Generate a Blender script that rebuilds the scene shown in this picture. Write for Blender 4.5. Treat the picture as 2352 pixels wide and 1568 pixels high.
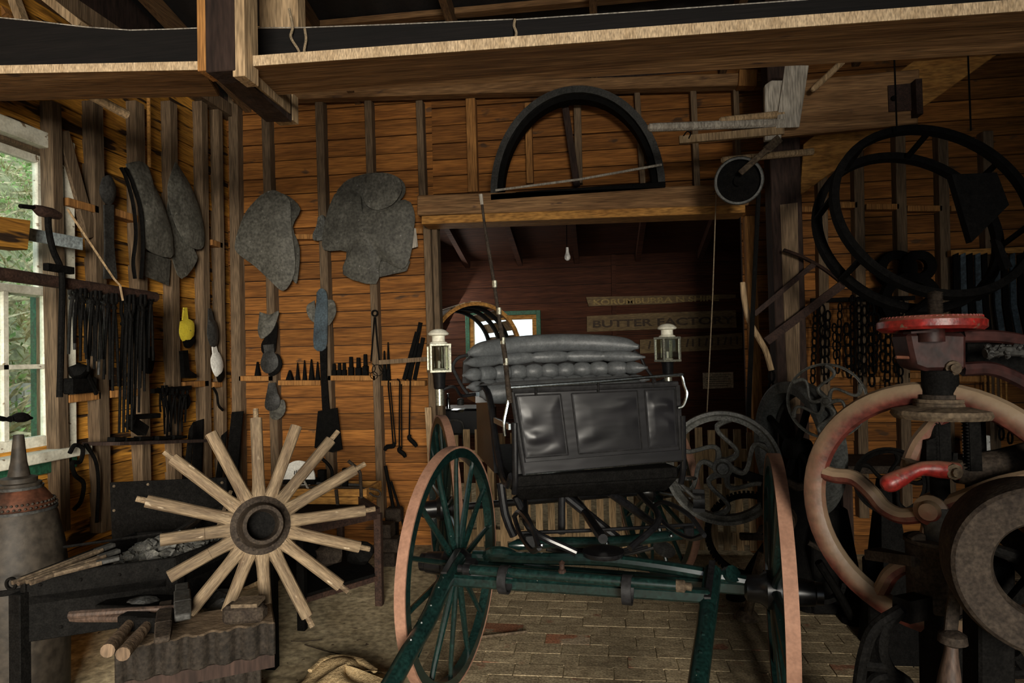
import bpy, bmesh, math, random
from mathutils import Vector as V, Matrix
for o in list(bpy.data.objects): bpy.data.objects.remove(o)
SC = bpy.context.scene; COL = SC.collection
random.seed(7)
R_ = math.radians
# ------------------------------------------------------------------ camera
FPX, CX, CY = 1500.0, 1176.0, 784.0
CAM = V((0, 0, 1.5))
CR = (Matrix.Rotation(R_(7.5), 3, 'Z') @ Matrix.Rotation(R_(90 + 1.22), 3, 'X') @ Matrix.Rotation(R_(-1.3), 3, 'Z'))
cd = bpy.data.cameras.new('camera'); cam = bpy.data.objects.new('camera', cd); COL.objects.link(cam)
cam.matrix_world = Matrix.Translation(CAM) @ CR.to_4x4()
cd.sensor_width = 36; cd.lens = FPX / 2352 * 36; cd.clip_start = 0.05
SC.camera = cam
# ------------------------------------------------------------------ world, daylight, exposure
W = bpy.data.worlds.new('overcast_sky'); SC.world = W; W.use_nodes = True
bg = W.node_tree.nodes['Background']; bg.inputs[0].default_value = (0.80, 0.90, 1.0, 1); bg.inputs[1].default_value = 2.6
def area(name, loc, target, sx, sy, power, colr):
    l = bpy.data.lights.new(name, 'AREA'); l.shape = 'RECTANGLE'; l.size = sx; l.size_y = sy; l.energy = power; l.color = colr
    o = bpy.data.objects.new(name, l); COL.objects.link(o); o.location = loc
    o.rotation_euler = (V(target) - V(loc)).to_track_quat('-Z', 'Y').to_euler(); return o
DOOR_LIGHT = area('shed_door_daylight', (3.1, -8.8, 2.75), (-0.9, 5.0, 1.2), 5.0, 4.0, 4300, (1.0, 0.92, 0.78))
BACK_LIGHT = area('back_room_daylight', (-1.9, 7.35, 2.1), (-0.2, 6.2, 1.2), 0.9, 0.9, 14, (1.0, 0.95, 0.85))
SC.view_settings.view_transform = 'Standard'; SC.view_settings.look = 'None'
SC.view_settings.exposure = 0.0; SC.view_settings.gamma = 1.0; SC.view_settings.use_curve_mapping = False
# ------------------------------------------------------------------ photo ray -> point on a real plane
def ray(x, y): return (CR @ V(((x - CX) / FPX, (CY - y) / FPX, -1.0)))
def AP(x, y, p, n):
    d = ray(x, y); p = V(p); n = V(n); return CAM + d * ((p - CAM).dot(n) / d.dot(n))
def AX(x, y, X): return AP(x, y, (X, 0, 0), (1, 0, 0))
def AY(x, y, Y): return AP(x, y, (0, Y, 0), (0, 1, 0))
def AZ(x, y, Z=0.0): return AP(x, y, (0, 0, Z), (0, 0, 1))
# ------------------------------------------------------------------ materials
MATS = {}
def mat(name, c1, c2=None, rough=0.7, metal=0.0, scale=(8, 8, 8), detail=4, bump=0.0, spots=None, rnd=0.0, dust=None, spec=0.5, fine=0.5):
    """procedural: noise mix of two colours, optional dark/light spots with a shape of their own, optional variation per object"""
    m = bpy.data.materials.new(name); m.use_nodes = True; nt = m.node_tree; N = nt.nodes; L = nt.links
    b = N['Principled BSDF']; b.inputs['Roughness'].default_value = rough; b.inputs['Metallic'].default_value = metal
    b.inputs['Specular IOR Level'].default_value = spec
    tc = N.new('ShaderNodeTexCoord'); mp = N.new('ShaderNodeMapping'); mp.inputs['Scale'].default_value = scale
    oi = N.new('ShaderNodeObjectInfo'); add = N.new('ShaderNodeVectorMath'); add.operation = 'ADD'
    sc = N.new('ShaderNodeVectorMath'); sc.operation = 'SCALE'; sc.inputs[3].default_value = 37.0
    comb = N.new('ShaderNodeCombineXYZ')
    for i in range(3): L.new(oi.outputs['Random'], comb.inputs[i])
    L.new(comb.outputs[0], sc.inputs[0]); L.new(tc.outputs['Object'], mp.inputs[0]); L.new(mp.outputs[0], add.inputs[0]); L.new(sc.outputs[0], add.inputs[1])
    nz = N.new('ShaderNodeTexNoise'); nz.inputs['Scale'].default_value = 1.0; nz.inputs['Detail'].default_value = detail; nz.inputs['Roughness'].default_value = 0.65
    L.new(add.outputs[0], nz.inputs['Vector'])
    cr = N.new('ShaderNodeValToRGB'); cr.color_ramp.elements[0].position = 0.32; cr.color_ramp.elements[1].position = 0.68
    c2 = c2 or tuple(x * 0.6 for x in c1)
    cr.color_ramp.elements[0].color = (*c2, 1); cr.color_ramp.elements[1].color = (*c1, 1)
    L.new(nz.outputs['Fac'], cr.inputs[0]); out = cr.outputs[0]
    if spots:
        sc_, th, colr = spots
        n2 = N.new('ShaderNodeTexNoise'); n2.inputs['Scale'].default_value = 1.0; n2.inputs['Detail'].default_value = 3
        mp2 = N.new('ShaderNodeMapping'); mp2.inputs['Scale'].default_value = sc_
        add2 = N.new('ShaderNodeVectorMath'); add2.operation = 'ADD'
        L.new(tc.outputs['Object'], mp2.inputs[0]); L.new(mp2.outputs[0], add2.inputs[0]); L.new(sc.outputs[0], add2.inputs[1]); L.new(add2.outputs[0], n2.inputs['Vector'])
        r2 = N.new('ShaderNodeValToRGB'); r2.color_ramp.elements[0].position = th; r2.color_ramp.elements[1].position = th + 0.05
        L.new(n2.outputs['Fac'], r2.inputs[0]); mx = N.new('ShaderNodeMixRGB'); mx.inputs[2].default_value = (*colr, 1)
        L.new(r2.outputs[0], mx.inputs[0]); L.new(out, mx.inputs[1]); out = mx.outputs[0]
    if fine:      # fine grain on top of the broad one
        n3 = N.new('ShaderNodeTexNoise'); n3.inputs['Scale'].default_value = 1.0; n3.inputs['Detail'].default_value = 2
        mp3 = N.new('ShaderNodeMapping'); mp3.inputs['Scale'].default_value = tuple(5.5 * q for q in scale)
        L.new(tc.outputs['Object'], mp3.inputs[0]); L.new(mp3.outputs[0], n3.inputs['Vector'])
        mr3 = N.new('ShaderNodeMapRange'); mr3.inputs['From Min'].default_value = 0.3; mr3.inputs['From Max'].default_value = 0.7
        mr3.inputs['To Min'].default_value = 1 - fine; mr3.inputs['To Max'].default_value = 1 + fine * 0.5; L.new(n3.outputs['Fac'], mr3.inputs[0])
        ml = N.new('ShaderNodeVectorMath'); ml.operation = 'SCALE'; L.new(out, ml.inputs[0]); L.new(mr3.outputs[0], ml.inputs[3]); out = ml.outputs[0]
    if dust:      # settled dust on upward faces, broken by noise
        ge = N.new('ShaderNodeNewGeometry'); sp = N.new('ShaderNodeSeparateXYZ'); L.new(ge.outputs['Normal'], sp.inputs[0])
        md = N.new('ShaderNodeMath'); md.operation = 'ADD'; L.new(sp.outputs[2], md.inputs[0]); L.new(nz.outputs['Fac'], md.inputs[1])
        r4 = N.new('ShaderNodeMapRange'); r4.inputs['From Min'].default_value = dust[1]; r4.inputs['From Max'].default_value = dust[2]; L.new(md.outputs[0], r4.inputs[0])
        m4 = N.new('ShaderNodeMixRGB'); m4.inputs[2].default_value = (*dust[0], 1); L.new(r4.outputs[0], m4.inputs[0]); L.new(out, m4.inputs[1]); out = m4.outputs[0]
    if rnd:
        hsv = N.new('ShaderNodeHueSaturation'); mr = N.new('ShaderNodeMapRange')
        mr.inputs['To Min'].default_value = 1 - rnd; mr.inputs['To Max'].default_value = 1 + rnd * 0.7
        L.new(oi.outputs['Random'], mr.inputs[0]); L.new(mr.outputs[0], hsv.inputs['Value']); L.new(out, hsv.inputs['Color']); out = hsv.outputs[0]
    L.new(out, b.inputs['Base Color'])
    if bump:
        bp = N.new('ShaderNodeBump'); bp.inputs['Strength'].default_value = min(1, bump); bp.inputs['Distance'].default_value = 0.012
        L.new(nz.outputs['Fac'], bp.inputs['Height']); L.new(bp.outputs[0], b.inputs['Normal'])
    MATS[name] = m; return m
BR = dict(rough=0.85, bump=0.5, spec=0.25)
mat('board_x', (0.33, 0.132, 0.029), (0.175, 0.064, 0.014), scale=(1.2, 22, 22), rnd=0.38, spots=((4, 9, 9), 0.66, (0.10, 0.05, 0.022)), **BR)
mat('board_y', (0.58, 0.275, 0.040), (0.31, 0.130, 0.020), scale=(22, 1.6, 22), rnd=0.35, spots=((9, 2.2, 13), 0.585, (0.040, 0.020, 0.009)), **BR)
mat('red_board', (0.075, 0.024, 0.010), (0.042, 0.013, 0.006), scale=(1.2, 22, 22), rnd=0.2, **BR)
mat('stud', (0.175, 0.118, 0.070), (0.10, 0.066, 0.038), scale=(26, 26, 1.6), rnd=0.25, **BR)
mat('stud_pale', (0.36, 0.170, 0.050), (0.25, 0.11, 0.032), scale=(26, 26, 1.6), rnd=0.1, **BR)
mat('beam_x', (0.27, 0.150, 0.066), (0.14, 0.070, 0.028), scale=(1.4, 22, 22), rnd=0.15, spots=((5, 14, 14), 0.68, (0.09, 0.05, 0.03)), **BR)
mat('beam_y', (0.17, 0.095, 0.042), (0.09, 0.046, 0.02), scale=(22, 1.4, 22), **BR)
mat('dark_timber', (0.040, 0.023, 0.017), (0.020, 0.011, 0.008), scale=(12, 12, 2), rnd=0.2, **BR)
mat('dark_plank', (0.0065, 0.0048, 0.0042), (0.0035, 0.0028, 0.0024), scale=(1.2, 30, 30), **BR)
mat('pale_wood', (0.44, 0.31, 0.18), (0.29, 0.19, 0.10), scale=(20, 20, 2.2), rnd=0.15, **BR)
mat('yellow_wood', (0.40, 0.20, 0.050), (0.27, 0.12, 0.028), scale=(3, 16, 16), rnd=0.1, **BR)
mat('grey_wood', (0.44, 0.40, 0.34), (0.27, 0.24, 0.20), scale=(20, 20, 2.2), rnd=0.15, **BR)
mat('spoke_wood', (0.235, 0.172, 0.104), (0.085, 0.055, 0.031), scale=(5, 42, 42), rnd=0.22, spots=((16, 60, 60), 0.68, (0.34, 0.27, 0.185)), rough=0.75, bump=0.5, spec=0.3, fine=0.4)
mat('picket', (0.42, 0.29, 0.155), (0.25, 0.16, 0.08), scale=(30, 30, 2), rnd=0.3, **BR)
mat('iron', (0.0065, 0.006, 0.0055), (0.003, 0.0028, 0.0026), metal=0.0, scale=(30, 30, 30), bump=0.3, rough=0.75, spec=0.05)
mat('iron_grey', (0.045, 0.044, 0.041), (0.020, 0.0195, 0.018), rough=0.6, metal=0.0, scale=(14, 14, 14), bump=0.3, spec=0.25)
mat('sheet_iron', (0.115, 0.110, 0.092), (0.055, 0.052, 0.043), rough=0.62, metal=0.0, scale=(9, 9, 9), bump=0.25, rnd=0.25, spots=((40, 40, 40), 0.69, (0.21, 0.20, 0.18)), spec=0.25)
mat('cast_grey', (0.110, 0.110, 0.100), (0.046, 0.046, 0.041), rough=0.5, metal=0.0, scale=(20, 20, 20), bump=0.3, spec=0.25)
mat('rust', (0.046, 0.023, 0.015), (0.021, 0.0105, 0.0075), rough=0.75, metal=0.0, scale=(18, 18, 18), bump=0.5, rnd=0.2, spec=0.25)
mat('lit_edge', (0.55, 0.41, 0.26), (0.37, 0.26, 0.15), scale=(40, 10, 10), **BR)  # paler than the planks: door light on their front edges put into colour
mat('rim_grey', (0.088, 0.092, 0.088), (0.045, 0.047, 0.045), rough=0.55, scale=(14, 14, 14), bump=0.3, spec=0.3)
mat('block_iron', (0.026, 0.020, 0.015), (0.011, 0.009, 0.007), rough=0.8, scale=(16, 16, 16), bump=0.5, spec=0.15, dust=((0.15, 0.105, 0.066), 0.9, 1.7))
mat('handle_wood', (0.155, 0.105, 0.066), (0.080, 0.052, 0.032), scale=(24, 24, 4), **BR)
mat('dark_handle', (0.070, 0.044, 0.032), (0.034, 0.021, 0.015), rough=0.6, scale=(20, 20, 5), bump=0.3, spec=0.3)
mat('dusty_iron', (0.135, 0.100, 0.064), (0.040, 0.027, 0.018), rough=0.8, metal=0.0, scale=(14, 14, 14), bump=0.4, spec=0.18)
mat('hub_iron', (0.044, 0.033, 0.024), (0.018, 0.013, 0.010), metal=0.0, scale=(22, 22, 22), bump=0.4, rough=0.75, spec=0.12)
mat('red_paint', (0.27, 0.014, 0.011), (0.11, 0.010, 0.008), rough=0.42, scale=(14, 14, 14), bump=0.25, spots=((34, 34, 34), 0.63, (0.13, 0.085, 0.055)), dust=((0.20, 0.10, 0.065), 0.9, 1.6))
mat('red_worn', (0.105, 0.020, 0.014), (0.060, 0.014, 0.010), rough=0.5, scale=(9, 9, 9), bump=0.35, dust=((0.190, 0.135, 0.085), 0.15, 0.95), spec=0.35)
mat('dark_red', (0.045, 0.014, 0.0115), (0.018, 0.0065, 0.0055), rough=0.55, scale=(7, 7, 7), bump=0.3, spec=0.25)
mat('green_gloss', (0.006, 0.022, 0.019), (0.0035, 0.012, 0.011), rough=0.26, scale=(16, 16, 16), spots=((60, 60, 60), 0.74, (0.20, 0.21, 0.18)), spec=0.6)
mat('tyre', (0.30, 0.158, 0.102), (0.215, 0.108, 0.068), rough=0.8, scale=(16, 16, 16), bump=0.2, spots=((40, 40, 40), 0.72, (0.25, 0.14, 0.09)), fine=0.15)
mat('tyre_dark', (0.16, 0.07, 0.055), (0.09, 0.04, 0.03), rough=0.8, scale=(16, 16, 16), bump=0.2)
mat('leather', (0.018, 0.0175, 0.0185), (0.009, 0.0088, 0.0095), rough=0.55, scale=(9, 9, 9), detail=8, bump=0.22, spec=0.25)
mat('seat_leather', (0.125, 0.134, 0.138), (0.075, 0.080, 0.085), rough=0.42, scale=(16, 16, 16), detail=8, bump=0.35, spec=0.5, spots=((50, 50, 50), 0.76, (0.30, 0.29, 0.26)), fine=0.2)
mat('dash_leather', (0.012, 0.0115, 0.0135), (0.007, 0.007, 0.008), rough=0.36, scale=(3, 3, 10), detail=2, bump=0.45, spec=0.35, fine=0.1)
mat('black_paint', (0.009, 0.009, 0.010), (0.005, 0.005, 0.006), rough=0.3, scale=(14, 14, 14), bump=0.05)
mat('chrome', (0.55, 0.62, 0.66), (0.40, 0.46, 0.50), rough=0.22, metal=1.0, scale=(20, 20, 20))
mat('brass', (0.52, 0.52, 0.42), (0.36, 0.36, 0.29), rough=0.35, metal=0.8, scale=(20, 20, 20))
mat('cream_paint', (0.80, 0.78, 0.66), (0.56, 0.53, 0.42), rough=0.6, scale=(14, 14, 14), bump=0.2, spots=((16, 16, 30), 0.66, (0.22, 0.16, 0.10)), fine=0.15)
mat('green_paint', (0.020, 0.115, 0.060), (0.012, 0.07, 0.036), rough=0.6, scale=(14, 14, 14))
mat('blue_paint', (0.42, 0.50, 0.52), (0.30, 0.33, 0.33), rough=0.6, scale=(14, 14, 14), bump=0.2)
mat('white_paint', (0.78, 0.77, 0.72), (0.6, 0.58, 0.53), rough=0.6, scale=(16, 16, 16), spots=((30, 30, 30), 0.68, (0.25, 0.2, 0.17)), fine=0.2)
mat('yellow_paint', (0.85, 0.70, 0.06), (0.75, 0.58, 0.04), rough=0.6, scale=(25, 25, 25), spots=((30, 12, 30), 0.66, (0.35, 0.26, 0.06)), fine=0.15)
mat('brick', (0.40, 0.32, 0.20), (0.25, 0.19, 0.115), rough=0.9, scale=(16, 16, 16), bump=0.5, rnd=0.22, spots=((5, 5, 5), 0.66, (0.26, 0.125, 0.075)), spec=0.2)
mat('brick_red', (0.33, 0.13, 0.07), (0.25, 0.125, 0.07), rough=0.9, scale=(16, 16, 16), bump=0.5, rnd=0.2, spots=((6, 6, 6), 0.55, (0.31, 0.24, 0.16)), spec=0.2)
mat('dirt', (0.55, 0.45, 0.29), (0.33, 0.26, 0.155), rough=0.95, scale=(5, 5, 5), detail=9, bump=0.8, spots=((22, 22, 22), 0.68, (0.11, 0.08, 0.055)), spec=0.15)
mat('coal', (0.10, 0.098, 0.085), (0.028, 0.027, 0.025), rough=0.7, scale=(30, 30, 30), bump=0.5, rnd=0.4)
mat('rock', (0.10, 0.102, 0.098), (0.030, 0.030, 0.030), rough=0.45, scale=(14, 14, 14), bump=1.0)
mat('burlap', (0.46, 0.34, 0.185), (0.29, 0.20, 0.10), rough=0.95, scale=(60, 60, 60), bump=0.8, spec=0.1)
mat('copper', (0.20, 0.072, 0.038), (0.04, 0.022, 0.015), rough=0.5, metal=0.6, scale=(6, 6, 6), bump=0.3)
mat('vessel_iron', (0.045, 0.036, 0.027), (0.019, 0.015, 0.011), rough=0.6, metal=0.0, scale=(5, 5, 5), detail=8, bump=0.3, spec=0.25)
mat('rope', (0.32, 0.24, 0.15), (0.2, 0.15, 0.09), rough=0.95, scale=(60, 60, 60), bump=0.6)
mat('sign_board', (0.20, 0.135, 0.062), (0.12, 0.078, 0.035), rough=0.85, scale=(3, 20, 20), bump=0.3)
mat('sign_paint', (0.060, 0.034, 0.016), (0.035, 0.02, 0.01), rough=0.8, scale=(20, 20, 20))
mat('sign_pale', (0.34, 0.24, 0.085), (0.24, 0.16, 0.055), rough=0.8, scale=(20, 20, 20))
mat('paper', (0.50, 0.40, 0.27), (0.40, 0.31, 0.2), rough=0.9, scale=(10, 10, 10))
mat('print_grey', (0.2, 0.16, 0.11), rough=0.9, scale=(10, 10, 10))
mat('blue_steel', (0.075, 0.105, 0.125), (0.026, 0.036, 0.045), rough=0.4, metal=0.4, scale=(12, 12, 12), bump=0.2)
mat('roof_iron', (0.014, 0.010, 0.008), (0.008, 0.006, 0.005), rough=0.8, scale=(8, 8, 8))
mat('grass', (0.50, 0.56, 0.27), (0.36, 0.40, 0.18), rough=0.9, scale=(4, 4, 4), rnd=0.2, spec=0.2)
mat('dry_grass', (0.75, 0.66, 0.42), (0.50, 0.42, 0.24), rough=0.9, scale=(4, 4, 4), spec=0.2)
mat('leaf_green', (0.36, 0.52, 0.17), (0.20, 0.34, 0.10), rough=0.8, scale=(4, 4, 4), spec=0.3)
mat('bank_soil', (0.42, 0.42, 0.24), (0.24, 0.25, 0.12), rough=0.95, scale=(3, 3, 3), detail=8, bump=0.8)
mat('ceramic', (0.75, 0.74, 0.70), rough=0.3, scale=(5, 5, 5))
def glass(name, tint, refl=0.12):
    m = bpy.data.materials.new(name); m.use_nodes = True; nt = m.node_tree; N = nt.nodes; L = nt.links
    N.remove(N['Principled BSDF']); t = N.new('ShaderNodeBsdfTransparent'); t.inputs[0].default_value = (*tint, 1)
    g = N.new('ShaderNodeBsdfGlossy'); g.inputs['Roughness'].default_value = 0.05
    mx = N.new('ShaderNodeMixShader'); mx.inputs[0].default_value = refl
    L.new(t.outputs[0], mx.inputs[1]); L.new(g.outputs[0], mx.inputs[2]); L.new(mx.outputs[0], N['Material Output'].inputs[0])
    MATS[name] = m
glass('window_glass', (0.93, 0.97, 0.93)); glass('lamp_glass', (0.90, 0.91, 0.86))
# ------------------------------------------------------------------ mesh builder
ORI = {}
ORD = 'first second third fourth fifth sixth seventh eighth ninth tenth eleventh twelfth thirteenth fourteenth fifteenth sixteenth seventeenth'.split()
FWD = CR @ V((0, 0, -1))
def PXM(p): return (V(p) - CAM).dot(FWD) / FPX      # metres per photo pixel at a point
def frame(d, up=(0, 0, 1)):
    d = V(d).normalized(); up = V(up)
    if abs(d.dot(up.normalized())) > 0.98: up = V((1, 0, 0)) if abs(d.x) < 0.9 else V((0, 1, 0))
    s = d.cross(up).normalized(); u = s.cross(d).normalized(); return d, s, u
class MB:
    def __init__(s): s.v = []; s.f = []
    def add(s, vs, fs):
        b = len(s.v); s.v += [V(p) for p in vs]; s.f += [[b + i for i in f] for f in fs]; return s
    def hexa(s, p): return s.add(p, [(0, 1, 2, 3), (7, 6, 5, 4), (0, 4, 5, 1), (1, 5, 6, 2), (2, 6, 7, 3), (3, 7, 4, 0)])
    def box(s, c, sz, R=None):
        c = V(c); h = V(sz) / 2; R = R or Matrix.Identity(3)
        q = [(-1, -1), (1, -1), (1, 1), (-1, 1)]
        return s.hexa([c + R @ V((a * h.x, b * h.y, z * h.z)) for z in (1, -1) for a, b in q])
    def mm(s, a, b):
        a = V(a); b = V(b); return s.box((a + b) / 2, [abs(x) for x in (b - a)])
    def bar(s, p, q, w, h, up=(0, 0, 1), w2=None, h2=None):
        p = V(p); q = V(q); d, si, u = frame(q - p, up); w2 = w if w2 is None else w2; h2 = h if h2 is None else h2
        a = [p + si * (x * w / 2) + u * (y * h / 2) for x, y in ((-1, -1), (1, -1), (1, 1), (-1, 1))]
        b = [q + si * (x * w2 / 2) + u * (y * h2 / 2) for x, y in ((-1, -1), (1, -1), (1, 1), (-1, 1))]
        return s.hexa(a + b)
    def tube(s, pts, r, n=8, cap=True, flat=1.0, up=(0, 0, 1)):
        pts = [V(p) for p in pts]; m = len(pts); r = [r] * m if not hasattr(r, '__len__') else r
        T = [(pts[min(i + 1, m - 1)] - pts[max(i - 1, 0)]).normalized() for i in range(m)]
        _, si, u = frame(T[0], up); vs = []
        for i in range(m):
            si = (si - T[i] * si.dot(T[i])).normalized(); u = si.cross(T[i]).normalized()
            for k in range(n):
                a = 2 * math.pi * k / n; vs.append(pts[i] + (si * math.cos(a) + u * (math.sin(a) * flat)) * r[i])
        fs = [(i * n + k, i * n + (k + 1) % n, (i + 1) * n + (k + 1) % n, (i + 1) * n + k) for i in range(m - 1) for k in range(n)]
        if cap: fs += [tuple(range(n))[::-1], tuple((m - 1) * n + k for k in range(n))]
        return s.add(vs, fs)
    def lathe(s, o, ax, prof, n=24):
        o = V(o); d, si, u = frame(ax, (0.013, 0.021, 1)); vs = []; m = len(prof)
        for r, h in prof:
            for k in range(n):
                a = 2 * math.pi * k / n; vs.append(o + d * h + (si * math.cos(a) + u * math.sin(a)) * max(r, 1e-4))
        fs = [(i * n + k, i * n + (k + 1) % n, (i + 1) * n + (k + 1) % n, (i + 1) * n + k) for i in range(m - 1) for k in range(n)]
        if prof[0][0] > 1e-3 and prof[0] != prof[-1]: fs.append(tuple(range(n))[::-1])
        if prof[-1][0] > 1e-3 and prof[0] != prof[-1]: fs.append(tuple((m - 1) * n + k for k in range(n)))
        return s.add(vs, fs)
    def ring(s, o, ax, Rr, sec, n=40, a0=0.0, a1=2 * math.pi, e1=None):
        """closed section sec [(dr,dh)] swept round axis; e1 = direction of angle 0"""
        o = V(o); d = V(ax).normalized()
        if e1 is None: _, e, u = frame(d)
        else: e = V(e1); e = (e - d * e.dot(d)).normalized(); u = d.cross(e)
        full = abs(a1 - a0) > 6.28; m = n if full else n + 1; k = len(sec); vs = []
        for i in range(m):
            a = a0 + (a1 - a0) * i / n; rd = e * math.cos(a) + u * math.sin(a)
            vs += [o + rd * (Rr + x) + d * y for x, y in sec]
        fs = [(i * k + j, i * k + (j + 1) % k, ((i + 1) % m) * k + (j + 1) % k, ((i + 1) % m) * k + j) for i in range(n) for j in range(k)]
        if not full: fs += [tuple(range(k))[::-1], tuple((m - 1) * k + j for j in range(k))]
        return s.add(vs, fs)
    def prism(s, pts, dv):
        pts = [V(p) for p in pts]; dv = V(dv); n = len(pts)
        return s.add(pts + [p + dv for p in pts], [tuple(range(n)), tuple(range(2 * n - 1, n - 1, -1))] + [(i, i + n, (i + 1) % n + n, (i + 1) % n) for i in range(n)])
    def blob(s, c, r, seed=0, sub=2, amp=0.18):
        bm = bmesh.new(); bmesh.ops.create_icosphere(bm, subdivisions=sub, radius=1); rr = random.Random(seed); r = V(r) if hasattr(r, '__len__') else V((r, r, r))
        vs = [V(c) + V((p.co.x * r.x, p.co.y * r.y, p.co.z * r.z)) * (1 + rr.uniform(-amp, amp)) for p in bm.verts]
        bm.verts.index_update(); fs = [[q.index for q in f.verts] for f in bm.faces]; bm.free(); return s.add(vs, fs)
    def grid(s, fn, nu, nv):
        vs = [fn(i / nu, j / nv) for j in range(nv + 1) for i in range(nu + 1)]
        return s.add(vs, [(j * (nu + 1) + i, j * (nu + 1) + i + 1, (j + 1) * (nu + 1) + i + 1, (j + 1) * (nu + 1) + i) for j in range(nv) for i in range(nu)])
    def build(s, name, m, parent=None, smooth=0.6, bev=0.0, label=None, cat=None, group=None, kind=None, origin=None):
        if parent is not None: org = ORI[parent]
        elif origin is not None: org = V(origin)
        else:
            xs = [p.x for p in s.v]; ys = [p.y for p in s.v]; zs = [p.z for p in s.v]; org = V(((min(xs) + max(xs)) / 2, (min(ys) + max(ys)) / 2, min(zs)))
        me = bpy.data.meshes.new(name); me.from_pydata([p - org for p in s.v], [], s.f)
        bm = bmesh.new(); bm.from_mesh(me); bmesh.ops.recalc_face_normals(bm, faces=bm.faces)
        if bev:
            ed = [e for e in bm.edges if len(e.link_faces) == 2 and e.calc_face_angle(0) > 0.5]
            bmesh.ops.bevel(bm, geom=ed, offset=bev, segments=1, affect='EDGES', clamp_overlap=True)
        bm.to_mesh(me); bm.free()
        if smooth: me.shade_smooth(); me.set_sharp_from_angle(angle=smooth)
        me.materials.append(MATS[m]); o = bpy.data.objects.new(name, me); COL.objects.link(o); ORI[o] = org
        if parent is not None: o.parent = parent
        else: o.location = org
        tag(o, label, cat, group, kind); return o
def tag(o, label=None, cat=None, group=None, kind=None):
    if label: o['label'] = label
    if cat: o['category'] = cat
    if group: o['group'] = group
    if kind: o['kind'] = kind
    return o
def thing(name, label, cat, loc, group=None, kind=None):
    o = bpy.data.objects.new(name, None); COL.objects.link(o); o.location = loc; o.empty_display_size = 0.05; ORI[o] = V(loc)
    return tag(o, label, cat, group, kind)
def smoothpts(pts, n=6):
    """Catmull-Rom through points"""
    P = [V(p) for p in pts]; P = [P[0] * 2 - P[1]] + P + [P[-1] * 2 - P[-2]]; out = []
    for i in range(1, len(P) - 2):
        a, b, c, d = P[i - 1:i + 3]
        for k in range(n):
            t = k / n; out.append(0.5 * ((2 * b) + (c - a) * t + (2 * a - 5 * b + 4 * c - d) * t * t + (3 * b - a - 3 * c + d) * t ** 3))
    out.append(P[-2]); return out
def text(name, body, p, size, m, parent, right=(1, 0, 0), up=(0, 0, 1), sx=1.0, depth=0.002, bold=0.0):
    """flat lettering turned into a mesh part"""
    c = bpy.data.curves.new(name, 'FONT'); c.body = body; c.size = size; c.extrude = depth; c.align_x = 'LEFT'; c.offset = bold
    t = bpy.data.objects.new(name, c); COL.objects.link(t); bpy.context.view_layer.update()
    me = bpy.data.meshes.new_from_object(t); bpy.data.objects.remove(t)
    r = V(right).normalized(); u = V(up).normalized(); n = r.cross(u); M = Matrix((r, u, n)).transposed().to_4x4(); M.translation = V(p) - ORI[parent]
    me.transform(M @ Matrix.Diagonal((sx, 1, 1, 1))); me.materials.clear(); me.materials.append(MATS[m])
    o = bpy.data.objects.new(name, me); COL.objects.link(o); o.parent = parent; ORI[o] = ORI[parent]; return o
# ================================================================== the setting
YB = 5.06
XL = AY(528, 816, YB).x
XR = 4.6
def boards(parent, along, at, a0, a1, z0, z1, bh, m, holes=(), th=0.022, jit=0.004, name='board', rs=1):
    rr = random.Random(rs); z = z0
    while z < z1 - 0.02:
        h = min(bh * rr.uniform(0.93, 1.07), z1 - z); iv = [(a0, a1)]
        for hl in holes:
            for ez in hl[2:]:
                if z + .03 < ez < z + h: h = ez - z
        for (h0, h1, hz0, hz1) in holes:
            if z + h * 0.5 > hz0 and z + h * 0.5 < hz1:
                iv = [p for (s, e) in iv for p in ((s, min(e, h0)), (max(s, h1), e)) if p[1] - p[0] > 0.03]
        for s, e in iv:
            j = rr.uniform(-jit, jit); t = rr.uniform(0.004, 0.010); q = []
            for a in (s, e):   # weatherboard: lower edge stands a little proud
                for zz, pr in ((z + 0.003, t), (z + h - 0.003, 0)): q.append((a, pr + j, zz))
            fr = [q[0], q[2], q[3], q[1]]
            if along == 'x': A = [V((a, at - pr, zz)) for a, pr, zz in fr]; B = [V((a, at + th, zz)) for a, pr, zz in fr]
            else: A = [V((at + pr, a, zz)) for a, pr, zz in fr]; B = [V((at - th, a, zz)) for a, pr, zz in fr]
            MB().hexa(A + B).build(name, m, parent, smooth=0)
        z += h
# --- floor: beaten dirt with a brick pavement
def dirt_z(x, y):
    return -0.006 + (0.014 if x < -1.0 else 0.0) * math.sin(x * 2.1 + y) * math.sin(y * 2.7 - x) + (0.018 if x < -0.75 else 0.0) * min(1, (-0.75 - x) * 2 if x < -0.75 else 0)
fl = MB().grid(lambda u, v: V((XL - 0.1 + u * (XR - XL + 0.2), -3.2 + v * (7.9 + 3.2), dirt_z(XL - 0.1 + u * (XR - XL + 0.2), -3.2 + v * 11.1) if v * 11.1 - 3.2 < 5.3 else -0.012)), 60, 80)
floor = fl.build('floor', 'dirt', kind='structure', origin=(0, 0, 0))
br = []
bl, bw = 0.232, 0.112; rb = random.Random(5)
row = 0; y = 1.55
while y < 4.9:
    x = -1.05 + (0.5 * bl if row % 2 else 0) + rb.uniform(-0.03, 0.03)
    while x < 3.0:
        edge = -0.95 + 0.25 * math.sin(y * 3) + 0.12 * math.sin(y * 7.3)
        if x > edge - rb.uniform(0, .25): br.append((x + bl / 2, y + bw / 2, rb.uniform(-0.0015, 0.0015), rb.uniform(-.02, .02), rb.uniform(-.010, .010)))
        x += bl + 0.004
    y += bw + 0.005; row += 1
bme = bpy.data.meshes.new('brick'); t = MB().box((0, 0, -0.03), (bl - 0.002, bw - 0.002, 0.06)); bme.from_pydata(t.v, [], t.f)
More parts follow.
